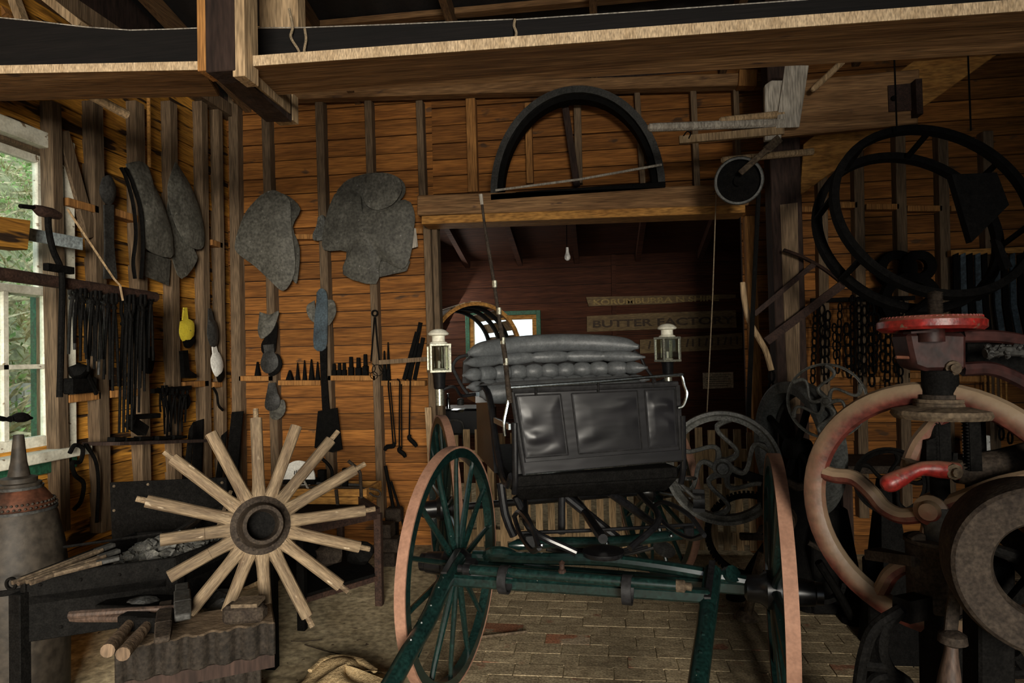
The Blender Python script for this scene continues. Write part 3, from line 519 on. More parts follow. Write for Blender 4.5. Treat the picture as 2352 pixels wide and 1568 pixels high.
# iron half hoop standing on the lintel
ho = thing('half_hoop', 'large black iron half hoop with base bar standing on the door lintel', 'hoop', AY(1322, 440, SF - .235)); YH = SF - .235
c = AY(1324, 436, YH); R = (AY(1522, 420, YH).x - AY(1120, 430, YH).x) / 2
def arc(ax_, ay, k0=0, k1=1, n=30): return [c + V((math.cos(math.pi * (k0 + (k1 - k0) * i / n)) * ax_, 0, math.sin(math.pi * (k0 + (k1 - k0) * i / n)) * ay)) for i in range(n + 1)]
Hh = AY(1322, 196, YH).z - c.z
for nm, r0, dy, w, m in (('outer_rim', 0.0, 0, .05, 'iron_grey'), ('inner_rim', .055, .03, .035, 'iron')):
    A = arc(R - r0, Hh - r0); B = arc(R - r0 - w, Hh - r0 - w); s = MB(); n = len(A); dv = V((0, .11, 0)); o_ = V((0, dy, 0))
    for i in range(n - 1): s.hexa([p + o_ for p in (A[i], A[i + 1], B[i + 1], B[i])] + [p + dv + o_ for p in (A[i], A[i + 1], B[i + 1], B[i])])
    s.build(nm, m, ho)
MB().bar(c + V((-R, .05, -.02)), c + V((R, .05, .0)), .11, .05).build('base_bar', 'iron', ho, bev=.004)
MB().tube([AY(1138, 437, YH - .03), AY(1330, 412, YH - .03), AY(1520, 378, YH - .03)], .009, 8).build('stick', 'grey_wood', label='thin grey stick leaning across the foot of the half hoop', cat='stick')
# ================================================================== things hung on the walls
def wy(off): return lambda x, y: AY(x, y, SF - off)
def wx(off): return lambda x, y: AX(x, y, LS + off)
def rounded(pts, n=3):
    P = [V(p) for p in pts]; return smoothpts(P + [P[0]], n)[:-1]
def plate(name, px, f, th, m, label, cat, group=None, soft=True, bulge=0.0, parent=None):
    p = [f(x, y) for x, y in px]; p = rounded(p) if soft else p
    n = V((0, 1, 0)) if abs(p[0].y - p[1].y) + abs(p[0].y - p[2].y) < 1e-5 else V((-1, 0, 0))
    s = MB(); c = sum(p, V()) / len(p)
    if bulge:      # dished sheet: rim loop, mid loop, centre
        k = len(p); mid = [c + (q - c) * .62 - n * bulge * .7 for q in p]; top = c - n * bulge
        s.add(p + mid + [top] + [q + n * th for q in p], [(i, (i + 1) % k, k + (i + 1) % k, k + i) for i in range(k)] + [(k + i, k + (i + 1) % k, 2 * k) for i in range(k)] + [(i, 2 * k + 1 + i, 2 * k + 1 + (i + 1) % k, (i + 1) % k) for i in range(k)] + [tuple(2 * k + 1 + i for i in range(k))])
    else: s.prism(p, n * th)
    if parent is not None: return s.build(name, m, parent, smooth=.5)
    return s.build(name, m, label=label, cat=cat, group=group, smooth=.5)
# big sheet iron patterns on the back wall
G = 'sheet iron patterns hung on the studs'
plate('sheet_pattern', [(598, 448), (626, 436), (650, 446), (666, 462), (668, 500), (672, 545), (678, 600), (672, 640), (650, 668), (622, 646), (586, 612), (544, 580), (540, 556), (550, 520), (566, 484)], wy(.03), .006, 'sheet_iron', 'large leaf shaped sheet iron pattern narrowing to a point at the foot', 'sheet iron', G, bulge=.04)
plate('sheet_pattern', [(626, 438), (662, 450), (690, 480), (672, 520), (688, 570), (684, 636), (676, 648), (650, 590), (640, 520)], wy(.012), .006, 'sheet_iron', 'cobwebbed sheet iron strip tucked behind the large leaf shaped pattern', 'sheet iron', G)
plate('sheet_pattern', [(775, 436), (800, 412), (850, 397), (900, 401), (928, 420), (926, 452), (880, 480), (800, 480), (770, 460)], wy(.012), .005, 'sheet_iron', 'rounded sheet iron pattern at the back of the cross shaped pile', 'sheet iron', G)
plate('sheet_pattern', [(768, 446), (796, 432), (828, 448), (842, 478), (930, 458), (952, 490), (950, 530), (942, 590), (922, 618), (874, 598), (864, 652), (788, 630), (796, 578), (744, 574), (742, 530), (754, 480)], wy(.035), .005, 'sheet_iron', 'broad cross shaped sheet iron pattern with a square foot', 'sheet iron', G, bulge=.05)
plate('sheet_pattern', [(836, 404), (878, 396), (914, 408), (922, 438), (900, 470), (862, 482), (836, 460)], wy(.075), .005, 'sheet_iron', 'small tongue shaped sheet iron pattern on top of the cross shaped one', 'sheet iron', G)
plate('sheet_pattern', [(866, 602), (925, 588), (942, 600), (934, 622), (864, 638)], wy(.015), .005, 'sheet_iron', 'narrow sheet iron wedge under the foot of the cross shaped pattern', 'sheet iron', G, soft=False)
plate('sheet_pattern', [(930, 520), (955, 524), (960, 566), (940, 572)], wy(.01), .005, 'grey_wood', 'small pale scrap behind the cross shaped pattern', 'scrap', soft=False)
plate('iron_weight', [(730, 498), (744, 496), (746, 545), (722, 552), (718, 538), (726, 520)], wy(.03), .03, 'cast_grey', 'pale grey pear shaped weight hung beside the cross shaped pattern', 'weight')
# wrench like hanging pieces between the studs
t = thing('hanging_template', 'light grey slotted iron template with two round ears', 'template', wy(.05)(736, 800))
plate('blade', [(727, 672), (736, 662), (748, 668), (752, 690), (752, 745), (748, 800), (721, 799), (722, 735), (726, 700)], wy(.05), .008, 'blue_steel', None, None, parent=t)
plate('ear', [(722, 690), (706, 700), (704, 715), (712, 733), (726, 738)], wy(.04), .008, 'sheet_iron', None, None, parent=t); plate('ear', [(752, 688), (766, 690), (772, 712), (766, 732), (752, 746)], wy(.04), .008, 'sheet_iron', None, None, parent=t)
t = thing('peel_shovel', 'long black iron shovel with a broad flat blade hung from a stud', 'shovel', wy(.03)(752, 1038))
plate('handle', [(734, 795), (750, 795), (750, 860), (756, 940), (740, 942), (736, 860)], wy(.04), .014, 'iron', None, None, parent=t, soft=False)
plate('blade', [(730, 944), (774, 936), (780, 985), (786, 1032), (764, 1039), (722, 1028), (726, 985)], wy(.03), .012, 'iron', None, None, parent=t, soft=False)
def ladle(nm, f, hp, disc, m, lab, extra=None, m2='iron'):
    """hung ladle: traced handle and round bowl"""
    t = thing(nm, lab, 'ladle', f(*disc[len(disc) // 2])); plate('handle', hp, f, .01, m, None, None, parent=t, soft=False)
    plate('bowl', disc, f, .01, m, None, None, parent=t, bulge=.02)
    if extra: plate('second_bowl', extra, (lambda x, y: f(x, y) + (V((0, .02, 0)) if f(600, 800).y > 4.9 else V((-.02, 0, 0)))), .008, m2, None, None, parent=t, bulge=.01)
    return t
ladle('iron_ladle', wy(.03), [(604, 792), (628, 790), (630, 815), (608, 815)], [(604, 812), (622, 805), (636, 818), (638, 840), (622, 856), (606, 854), (598, 836)], 'iron_grey', 'grey iron ladle hung just above the tool shelf', [(612, 820), (634, 812), (645, 835), (634, 858), (614, 862)])
ladle('iron_ladle', wy(.03), [(616, 880), (632, 878), (638, 905), (612, 905)], [(612, 902), (630, 898), (642, 912), (640, 934), (622, 944), (608, 934)], 'iron_grey', 'grey iron ladle nested on a second one hung below the tool shelf', [(620, 925), (648, 918), (652, 945), (636, 964), (618, 958)], 'sheet_iron')
plate('leaf_pattern', [(596, 716), (620, 722), (640, 714), (632, 745), (620, 765), (600, 778), (592, 760), (594, 735)], wy(.03), .008, 'sheet_iron', 'small dark curled leaf shaped iron piece hung above the ladles', 'sheet iron', bulge=.02)
plate('dark_strap', [(612, 770), (636, 740), (634, 790), (628, 812), (604, 812), (600, 790)], wy(.02), .01, 'iron', 'short black iron strap hung between the leaf piece and the ladles', 'strap')
# left wall
F = wx(.03)
ladle('wooden_paddle', F, [(240, 470), (262, 470), (262, 560), (270, 640), (240, 640), (242, 560)], [(238, 408), (252, 402), (264, 420), (267, 446), (256, 470), (240, 462), (231, 436)], 'iron_grey', 'grey long handled round ended paddle hung beside the window')
plate('sheet_pattern', [(290, 376), (320, 370), (342, 384), (352, 420), (372, 460), (392, 520), (398, 560), (392, 592), (330, 566), (328, 500), (304, 430)], wx(.05), .006, 'sheet_iron', 'long curved sheet iron pattern with a squared foot on the left wall', 'sheet iron', G, bulge=.03)
plate('sheet_pattern', [(326, 574), (392, 596), (388, 656), (324, 630)], wx(.02), .006, 'sheet_iron', 'square sheet of grey iron below the long curved pattern', 'sheet iron', G, soft=False)
plate('sheet_pattern', [(404, 372), (414, 386), (440, 430), (462, 490), (470, 545), (462, 572), (430, 560), (398, 500), (386, 430)], wx(.03), .006, 'sheet_iron', 'pointed leaf shaped sheet iron pattern in the corner of the left wall', 'sheet iron', G, bulge=.03)
plate('sheet_pattern', [(392, 420), (408, 500), (446, 572), (452, 600), (418, 640), (396, 590), (384, 500)], wx(.012), .006, 'sheet_iron', 'curved sheet iron strip behind the pointed leaf shaped pattern', 'sheet iron', G)
for k, pts in enumerate(([(278, 385), (290, 410), (306, 470), (312, 540), (306, 600), (310, 640)], [(288, 385), (304, 420), (322, 480), (328, 560), (324, 640)])):
    MB().tube(smoothpts([wx(.06)(x, y) for x, y in pts]), .014, 6, flat=.6).build('leather_strap', 'iron', label='black curved leather strap along the long curved sheet pattern, ' + ('nearer the grey paddle', 'nearer the sheet')[k], cat='strap', group='straps beside the long sheet pattern')
ladle('yellow_ladle', wx(.03), [(423, 706), (430, 706), (433, 735), (420, 735)], [(416, 738), (432, 732), (446, 742), (446, 768), (436, 786), (422, 784), (414, 764)], 'yellow_paint', 'bright yellow painted small ladle hung on the left wall', [(414, 756), (424, 750), (444, 778), (434, 798), (420, 794)])
ladle('white_ladle', wx(.03), [(488, 790), (496, 790), (502, 812), (490, 812)], [(490, 812), (502, 808), (513, 832), (511, 858), (500, 866), (490, 850), (486, 828)], 'white_paint', 'white flaking painted ladle hung in the corner', [(490, 845), (508, 838), (512, 866), (500, 878)])
ladle('dark_ladle', wx(.03), [(480, 708), (486, 708), (492, 735), (480, 735)], [(480, 732), (494, 736), (502, 760), (500, 790), (488, 796), (478, 770)], 'iron_grey', 'dark pointed ladle hung above the white ladle')
# rail with tongs in front of the left wall
def fx(X): return lambda x, y: AX(x, y, X)
XRL = XL + .42
f = fx(XRL); rail = thing('tong_rail', 'rusty round iron rail carrying the hanging tongs', 'rail', f(180, 660))
MB().tube([f(-60, 620), f(100, 643), f(356, 682)], .030, 12).build('pipe', 'rust', rail)
MB().bar(f(345, 684), f(330, 682) + V((-.42, .1, 0)), .03, .03).build('bracket', 'rust', rail); MB().bar(f(20, 630), f(20, 630) + V((-.42, 0, 0)), .03, .03).build('bracket', 'rust', rail)
rt = random.Random(9)
def tongs(x, y0, y1, fn, m='iron', sp=7, group='blacksmith tongs hanging on the rail', lab='dark iron tongs hanging by their jaws on the rusty rail, {} pair from the window', num=[0]):
    lab = lab.format(ORD[num[0]]); num[0] += 1
    t = thing('tongs', lab, 'tongs', fn(x, y1), group); k = rt.uniform(.12, .22); yp = y0 + (y1 - y0) * k; l = rt.uniform(-6, 6)
    for s in (-1, 1):
        MB().tube(smoothpts([fn(x - s * 4, y0), fn(x - s * 5 + l * .1, y0 + (yp - y0) * .6), fn(x + l * .2, yp), fn(x + s * sp * .7 + l * .5, y0 + (y1 - y0) * .5), fn(x + s * sp + l, y1 - rt.uniform(0, 14))], 4), [.010 - .0002 * i for i in range(17)], 6).build('arm', m, t)
    MB().lathe(fn(x + l * .2, yp) + V((-.012, 0, 0)), (1, 0, 0), [(.011, 0), (.011, .022), (0, .025)], 8).build('rivet', m, t)
for i, (x, y1) in enumerate(((166, 815), (178, 800), (190, 830), (203, 820), (214, 860), (224, 835), (236, 870), (250, 875), (262, 900))): tongs(x, 658 + (x - 166) * .16, y1, fx(XRL + .012 * (i % 3)), 'iron' if i % 3 else 'iron_grey')
for i, (x, y1) in enumerate(((284, 1000), (293, 930), (302, 1000), (311, 890), (319, 960), (328, 900), (337, 860), (346, 830))): tongs(x, 676, y1, fx(XRL + .015 * (i % 3)), 'iron', 5)
for i, (x, y0, y1) in enumerate(((368, 890, 960), (378, 885, 1000), (390, 888, 1020), (402, 892, 985), (414, 892, 1005), (426, 896, 975))): tongs(x, y0, y1, fx(LS + .05 + .02 * (i % 2)), 'iron', 5, 'small tongs on the stud rail', 'small dark tongs on the lower stud rail, ' + ORD[i] + ' from the long tongs', [0])
MB().bar(wx(.05)(350, 898), wx(.05)(436, 890), .03, .03).build('tool_rail', 'iron', label='short black iron bar rail fixed across the studs', cat='rail')
MB().bar(fx(XL + .33)(296, 958), fx(XL + .33)(362, 954), .05, .03).bar(fx(XL + .33)(298, 968), fx(XL + .33)(330, 990), .06, .06).build('iron_clamp', 'iron', label='black iron clamp hung among the tongs', cat='clamp', bev=.004)
for k, (x, y) in enumerate(((270, 1009), (298, 1010), (330, 1007), (372, 1006), (408, 1004))):
    MB().bar(fx(LS + .15)(x - 16, y), fx(LS + .15)(x + 18, y - 1), .05, .028, w2=.03, h2=.02).build('hammer_head', 'iron', label='loose black iron hammer head on the ledge under the tongs, ' + ORD[k] + ' from the window', cat='hammer head', group='loose hammer heads under the tongs', bev=.004)  # loose hammer heads without handles
MB().bar(wx(.12)(232, 1019), wx(.12)(440, 1012), .24, .02).build('tool_ledge', 'dark_timber', label='narrow dark ledge along the left wall under the tongs', cat='shelf')
# upright lever hanging over the rail
lv = thing('lever_tool', 'long bent iron lever with a wooden cross head over the rail', 'lever', fx(XRL + .05)(138, 915)); f = fx(XRL + .05)
MB().tube(smoothpts([f(110, 488), f(112, 530), f(122, 575), f(138, 612), f(143, 650), f(141, 760), f(137, 912)], 4), .014, 8).build('bar', 'iron', lv)
MB().tube([f(78, 476), f(92, 484), f(118, 490), f(136, 496)], [.014, .026, .026, .018], 10).build('cross_head', 'rust', lv); MB().tube([f(46, 473), f(82, 477)], .010, 8).build('pin', 'iron', lv)
MB().bar(f(104, 612), f(166, 622), .03, .035).build('saddle', 'iron', lv, bev=.003)
MB().tube([f(155, 480), f(262, 640), f(276, 655), f(282, 690)], .006, 6).build('thin_rod', 'pale_wood', label='thin pale rod leaning down onto the end of the rail', cat='rod')
f = fx(XL + .30)
MB().hexa([f(-40, 492), f(72, 506), f(72, 506) + V((-.10, 0, 0)), f(-40, 492) + V((-.10, 0, 0)), f(-40, 562), f(65, 574), f(65, 574) + V((-.10, 0, 0)), f(-40, 562) + V((-.10, 0, 0))]).build('wood_block', 'board_y', label='short brown timber block fixed across the window', cat='block', bev=.004)
f = fx(XL + .19); MB().prism([f(60, 522), f(190, 546), f(190, 574), f(66, 552)], (-.012, 0, 0)).build('pale_bar', 'blue_paint', label='pale blue painted flat bar from the block to the wall', cat='bar', smooth=0)
MB().mm(AX(-10, 545, XL + .2) + V((-.2, 0, -.02)), AX(-10, 545, XL + .2) + V((0, .03, .02))).build('block_bracket', 'iron', win)
f = fx(XL + .25); t = thing('sill_crank', 'turned dark wooden crank grip over the window sill', 'crank', f(40, 970))
MB().tube(smoothpts([f(-60, 940), f(-20, 955), f(8, 962), f(24, 962), f(30, 960), f(48, 958), f(62, 959), f(74, 960)], 3), [.012] * 7 + [.009, .012, .016, .012, .010, .014, .020, .024, .024, .024, .022, .018, .012, .008, .006, .004, .003], 12).build('grip', 'iron', t)
# lumps and boxes on the left shelf
t = thing('oil_can', 'black square oil can with bent spout on the shelf beside the window', 'oil can', wx(.03)(182, 905))
MB().mm(wx(.06)(166, 905), wx(.0)(202, 866)).build('body', 'iron', t, bev=.006); MB().blob(wx(.05)(182, 852), (.05, .06, .045), 3).build('cap', 'iron', t); MB().bar(wx(.06)(196, 850), wx(.06)(222, 905), .014, .02).build('spout', 'iron', t)
MB().tube(smoothpts([wx(.07)(x, y) for x, y in ((160, 1040), (172, 1022), (190, 1030), (184, 1060), (166, 1062), (172, 1090), (192, 1110), (186, 1150), (170, 1170))], 5), .012, 6).build('coiled_strap', 'iron', label='dark coiled strap hung below the window corner', cat='strap')
MB().tube(smoothpts([wx(.05)(x, y) for x, y in ((196, 1020), (220, 1060), (226, 1120), (222, 1200))], 5), .010, 6).build('hanging_bar', 'iron', label='dark bent rod hung below the left shelf', cat='rod')
plate('shoe_last', [(420, 806), (432, 804), (436, 850), (452, 860), (452, 868), (424, 868)], wx(.04), .03, 'iron', 'black iron boot shaped last on the left wall ledge', 'last', soft=False)
plate('iron_peg', [(340, 800), (352, 796), (356, 820), (350, 855), (342, 850)], wx(.04), .03, 'iron', 'black iron peg hung on the stud behind the tongs', 'peg')
plate('iron_cup', [(424, 910), (434, 905), (438, 925), (430, 940), (420, 935)], wx(.04), .02, 'iron', 'small black iron cup hung under the left ledge', 'cup')
MB().tube(smoothpts([wx(.04)(x, y) for x, y in ((490, 890), (498, 905), (502, 930), (512, 942))], 4), .010, 6).build('iron_hook', 'iron', label='short black curved hook under the white ladle', cat='hook')
# swages and punches on the back wall shelf
def shelf_tool(x, yb, h, w, lab, g, top=.6, kind=0):
    b = AY(x, yb, SF + .03); hh = h * 5.1 / FPX; ww = w * 5.1 / FPX
    s = MB()
    if kind == 0: s.bar(b, b + V((0, 0, hh * .45)), ww, ww).bar(b + V((0, 0, hh * .45)), b + V((0, 0, hh)), ww * .7, ww * .7, w2=ww * top, h2=ww * top)
    else: s.bar(b, b + V((0, 0, hh)), ww, ww, w2=ww * top * .5, h2=ww * top * .5)
    s.build('swage_tool', 'iron', label=lab, cat='tool', group=g, bev=.003)
for n_, (x, yb, h, w) in enumerate(((768, 862, 28, 10), (780, 862, 30, 10), (791, 862, 30, 10), (807, 862, 44, 12), (824, 862, 42, 13), (840, 862, 50, 12))): shelf_tool(x, yb, h, w, 'small black square shanked swage on the shelf, ' + ORD[n_] + ' from the black shovel', 'swages on the tool shelf')
for n_, (x, yb, h, w) in enumerate(((666, 873, 24, 16), (684, 873, 42, 9), (700, 873, 48, 9), (716, 873, 50, 12), (730, 873, 44, 10))): shelf_tool(x, yb, h, w, 'black tapered punch on the shelf, ' + ORD[n_] + ' from the grey ladle', 'punches on the tool shelf', .5, 1)
for x, yb, h, w in ((592, 863, 34, 12), (884, 874, 70, 10), (893, 874, 90, 9)): shelf_tool(x, yb, h, w, {592: 'short black punch beside the grey ladle on the shelf', 884: 'tall black chisel by the ring tool on the shelf', 893: 'taller black chisel by the ring tool on the shelf'}[x], 'chisels on the tool shelf', .6, 1)
for k, (x0, y0, x1, y1) in enumerate(((958, 762, 928, 872), (966, 740, 940, 872), (972, 775, 952, 872), (966, 790, 934, 870))):
    MB().bar(AY(x1, y1, SF + .012 + .019 * k), AY(x0, y0, SF + .012 + .019 * k), .014, .03).build('long_chisel', 'iron', label='long black iron bar leaning on the shelf at the door post, ' + ORD[k] + ' from the room', cat='bar', group='bars leaning on the shelf by the door post')
t = thing('ring_bit', 'thin iron tool with a ring head and wire loops hung on the stud', 'tool', AY(858, 860, SF - .03)); f = wy(.03)
MB().ring(f(861, 719), (0, 1, 0), .022, [(-.006, -.006), (.006, -.006), (.006, .006), (-.006, .006)], 16).build('ring', 'iron', t)
for q in ([(860, 728), (857, 770), (852, 830)], [(862, 728), (866, 780), (872, 835)]): MB().tube([f(*p) for p in q], .006, 6).build('arm', 'iron', t)
for x, y, r in ((850, 845, .04), (866, 850, .045), (880, 842, .04), (858, 862, .03)): MB().ring(f(x, y) + V((0, .002 * r * 100, 0)), (.1, 1, .2), r, [(-.002, -.002), (.002, -.002), (.002, .002), (-.002, .002)], 20).build('wire_loop', 'iron', t)
MB().bar(wy(.04)(872, 832), wy(.04)(985, 824), .03, .034).build('wood_bar', 'stud', label='horizontal grey wooden bar nailed from the stud to the door post', cat='bar')
for k, (x, y0, x1, y1, hx, hy) in enumerate(((892, 874, 903, 1020, -14, 6), (918, 878, 917, 1030, 10, 12), (942, 876, 940, 1002, 12, 16))):
    t = thing('branding_iron', ('thin two wired iron with a lumpy head hung left most under the shelf', 'thin iron with a club head hung between two others under the shelf', 'thin iron with a hooked head hung nearest the door post')[k], 'branding iron', wy(.03)(x1, y1)); f = wy(.03)
    MB().tube(smoothpts([f(x - 6, y0 - 8), f(x, y0 - 2), f(x, y0 + 14), f((x + x1) / 2, (y0 + y1) / 2), f(x1, y1)], 4), .006, 6).build('shank', 'iron', t)
    MB().tube(smoothpts([f(x1 + 2, y1 - 4), f(x1, y1 + 4), f(x1 + hx, y1 + hy), f(x1 + hx * 1.4, y1 + hy + 8)], 3), [.011, .014, .017, .018, .018, .018, .018, .017, .015, .012], 8).build('head', 'iron', t)
    if k < 2: MB().tube([f(x + 4, y0 + 4), f(x1 + 6, y1)], .005, 6).build('second_wire', 'iron', t)
# black plates leaning on the walls near the corner
for k, (pts, fn, lab) in enumerate(((((434, 985), (444, 968), (468, 1105), (438, 1110)), lambda x, y: AY(x, y, 4.2), 'narrow black steel offcut leaning by the left wall'), (((446, 968), (466, 962), (498, 1120), (472, 1125)), lambda x, y: AY(x, y, 4.55), 'black plank shaped steel bar leaning beside the narrow offcut'),
                                    (((532, 946), (558, 944), (564, 1140), (536, 1140)), lambda x, y: AY(x, y, 4.8), 'wide black steel bar leaning upright against the corner stud'), (((508, 1000), (520, 990), (528, 1130), (510, 1130)), lambda x, y: AY(x, y, 4.7), 'short black steel bar leaning against the corner'))):
    p = [fn(*q) for q in pts]; b0, b1 = p[3].copy(), p[2].copy()
    s = MB(); lo = [V((b1.x, b1.y - .25, 0)), V((b0.x, b0.y - .25, 0))]
    s.prism([p[0], p[1], lo[0], lo[1]], (0, .012, 0)).build('steel_bar', 'iron', label=lab, cat='bar', smooth=0)
# ================================================================== the buggy
PHI = R_(18); BRT = V((math.cos(PHI), math.sin(PHI), 0)); BB = V((-math.sin(PHI), math.cos(PHI), 0))
TH = R_(-10); FAX = V((math.cos(TH), math.sin(TH), 0)); FFW = V((math.sin(TH), -math.cos(TH), 0))
F0 = V((0.0, 2.86, .54)); UP = V((0, 0, 1))
bug = thing('horse_buggy', 'dark green four wheeled horse buggy with black leather seat and lamps', 'buggy', (0, 3.4, 0))
def wheel(c, ax, R, nsp, a0, tyre_m):
    """ax points outward; dished spokes"""
    c = V(c); ax = V(ax).normalized(); w = .042
    rim = MB().ring(c, ax, R - .03, [(-.022, -w / 2), (.022, -w / 2), (.022, w / 2), (-.022, w / 2)], 64).build('wheel', 'green_gloss', bug)
    MB().ring(c, ax, R - .004, [(-.005, -w / 2 - .002), (.004, -w / 2 - .002), (.004, w / 2 + .002), (-.005, w / 2 + .002)], 64).build('tyre', tyre_m, rim)
    MB().lathe(c - ax * .13, ax, [(.035, 0), (.05, .01), (.055, .06), (.075, .085), (.075, .16), (.055, .18), (.048, .26), (.042, .265), (.042, .29), (0, .295)], 20).build('hub', 'black_paint', rim)
    _, e, u = frame(ax)
    for k in range(nsp):
        a = a0 + 2 * math.pi * k / nsp; d = e * math.cos(a) + u * math.sin(a); b = c + d * .06 - ax * .012
        MB().tube([b, c + d * .16 - ax * .012, c + d * (R - .12), c + d * (R - .045)], [.020, .017, .0135, .0125], 8, flat=.8).build('spoke', 'green_gloss', rim)
    return rim
RF = .54; TR = .70
wheel(F0 - FAX * TR, -FAX, RF, 14, .1, 'tyre'); wheel(F0 + FAX * TR, FAX, RF, 14, .1, 'tyre')
RR0 = V((-.30, 4.22, .57)); RAX = V((math.cos(R_(22)), math.sin(R_(22)), 0))
wheel(RR0 - RAX * .72, -RAX, .57, 14, .1, 'tyre'); wheel(RR0 + RAX * .70, RAX, .57, 14, .1, 'tyre')
def tub(pts, r, nm, m, n=10, sub=4, par=None, flat=1.0): return MB().tube(smoothpts(pts, sub), r, n, flat=flat).build(nm, m, par or bug)
tub([RR0 - RAX * .70, RR0 + RAX * .70], .022, 'rear_axle', 'black_paint')
# front axle: dropped bed with wooden top
def FA(s, f=0, z=0): return F0 + FAX * s + FFW * f + UP * z
MB().bar(FA(-.64), FA(.64), .05, .05).build('front_axle', 'green_gloss', bug, bev=.008)
tub([FA(-.60, 0, .045), FA(-.3, 0, .055), FA(0, 0, .07), FA(.3, 0, .055), FA(.62, 0, .02)], .026, 'axle_bed', 'green_gloss')
for s in (-1, 1): MB().lathe(FA(s * .63), FAX * s, [(.034, 0), (.046, .02), (.046, .05), (.036, .06)], 16).build('axle_collar', 'black_paint', bug)
# shafts falling forward to the ground, with cross bar
def SH(x, y, z): return AZ(x, y, z)
sl0 = FA(-.52, .04, .045); sr0 = FA(.53, .04, .045)
lp = [AZ(1052, 1284, .60), AZ(1020, 1340, .56), AZ(985, 1420, .49), AZ(938, 1500, .43), AZ(893, 1580, .37), AZ(800, 1745, .27), AZ(560, 2200, .06)]
rp = [AZ(1637, 1312, .60), AZ(1626, 1400, .52), AZ(1614, 1490, .46), AZ(1602, 1580, .40), AZ(1580, 1760, .30), AZ(1520, 2300, .06)]
for pts, nm in ((lp, 'shaft'), (rp, 'shaft')):
    o = tub(pts, [.036] * 6 + [.034] * (len(smoothpts(pts, 4)) - 6), nm, 'green_gloss', 12)
    fine = smoothpts(pts, 8)
    for k in range(3, 26, 4): MB().lathe(fine[k] + UP * .032, (0, 0, 1), [(.008, 0), (.006, .006), (0, .008)], 8).build('bolt', 'green_gloss', o)
for pts in (lp, rp): MB().prism([pts[0] + V((-.012, 0, .038)), pts[0] + V((.012, 0, .038)), pts[1] + V((.012, 0, .040)), pts[1] + V((-.012, 0, .040))], (0, 0, .008)).build('shaft_iron', 'black_paint', bug, smooth=0)
tub([FA(-.55, -.02, .03), FA(-.50, .02, .07), FA(-.44, .0, .065), FA(-.40, -.05, .02)], .03, 'shaft_coupling', 'green_gloss')
tub([FA(.50, -.02, .03), FA(.53, .02, .06)], .034, 'shaft_coupling', 'green_gloss', sub=2)
za = .50; a = AZ(1040, 1330, .56); b = AZ(1632, 1368, .56)
MB().bar(a, b, .05, .05).build('shaft_bar', 'green_gloss', bug, bev=.01)
a = AZ(1066, 1306, .625); b = AZ(1572, 1346, .625); sw = tub([a, a.lerp(b, .3), a.lerp(b, .7), b], .020, 'swingle_tree', 'green_gloss', 12)
for q in (a, b): d = (b - a).normalized() * (-1 if q is a else 1); MB().lathe(q - d * .03, d, [(.023, 0), (.023, .03), (.014, .035), (.016, .055), (0, .06)], 12).build('ferrule', 'dusty_iron' if q is b else 'black_paint', sw)
for t in (.2, .76): q = a.lerp(b, t); MB().ring(q - UP * .03, (b - a), .052, [(-.004, -.018), (.004, -.018), (.004, .018), (-.004, .018)], 20).build('leather_loop', 'leather', sw)
q = a.lerp(b, .47); MB().lathe(q + UP * .015, (0, 0, 1), [(.016, 0), (.016, .012), (.010, .016), (.010, .035), (.014, .04), (0, .05)], 10).build('pivot_bolt', 'rust', sw)
# splinter bar, tie rod, spring platform
PB = V((0, 3.12, 0)) ; nB = -BB
def BP(x, y, off=0.0): return AP(x, y, PB + BB * off, nB)
tub([BP(1168, 1252), BP(1260, 1246), BP(1400, 1244), BP(1520, 1232), BP(1606, 1220)], [.012] + [.032] * 15 + [.014], 'splinter_bar', 'green_gloss', 12, flat=.8)
tub([BP(1192, 1224), BP(1390, 1216), BP(1600, 1204)], .009, 'tie_rod', 'black_paint', 8)
for x, y in ((1215, 1240), (1578, 1222)): MB().box(BP(x, y, -.01), (.05, .06, .06), Matrix.Rotation(PHI, 3, 'Z')).build('bracket', 'black_paint', bug, bev=.005)
for x, y in ((1245, 1252), (1394, 1248), (1542, 1230)): MB().lathe(BP(x, y, -.03), nB, [(.012, 0), (.008, .008), (0, .01)], 8).build('bolt', 'chrome', bug)
for k in range(4): tub([BP(1255 + k * 12, 1262 - k * 2, .02), BP(1330, 1274 - k * 4, .02), BP(1420, 1276 - k * 4, .02), BP(1500 - k * 12, 1258 - k * 2, .02)], .008, 'leaf_spring', 'iron_grey' if k == 0 else 'black_paint', 6)
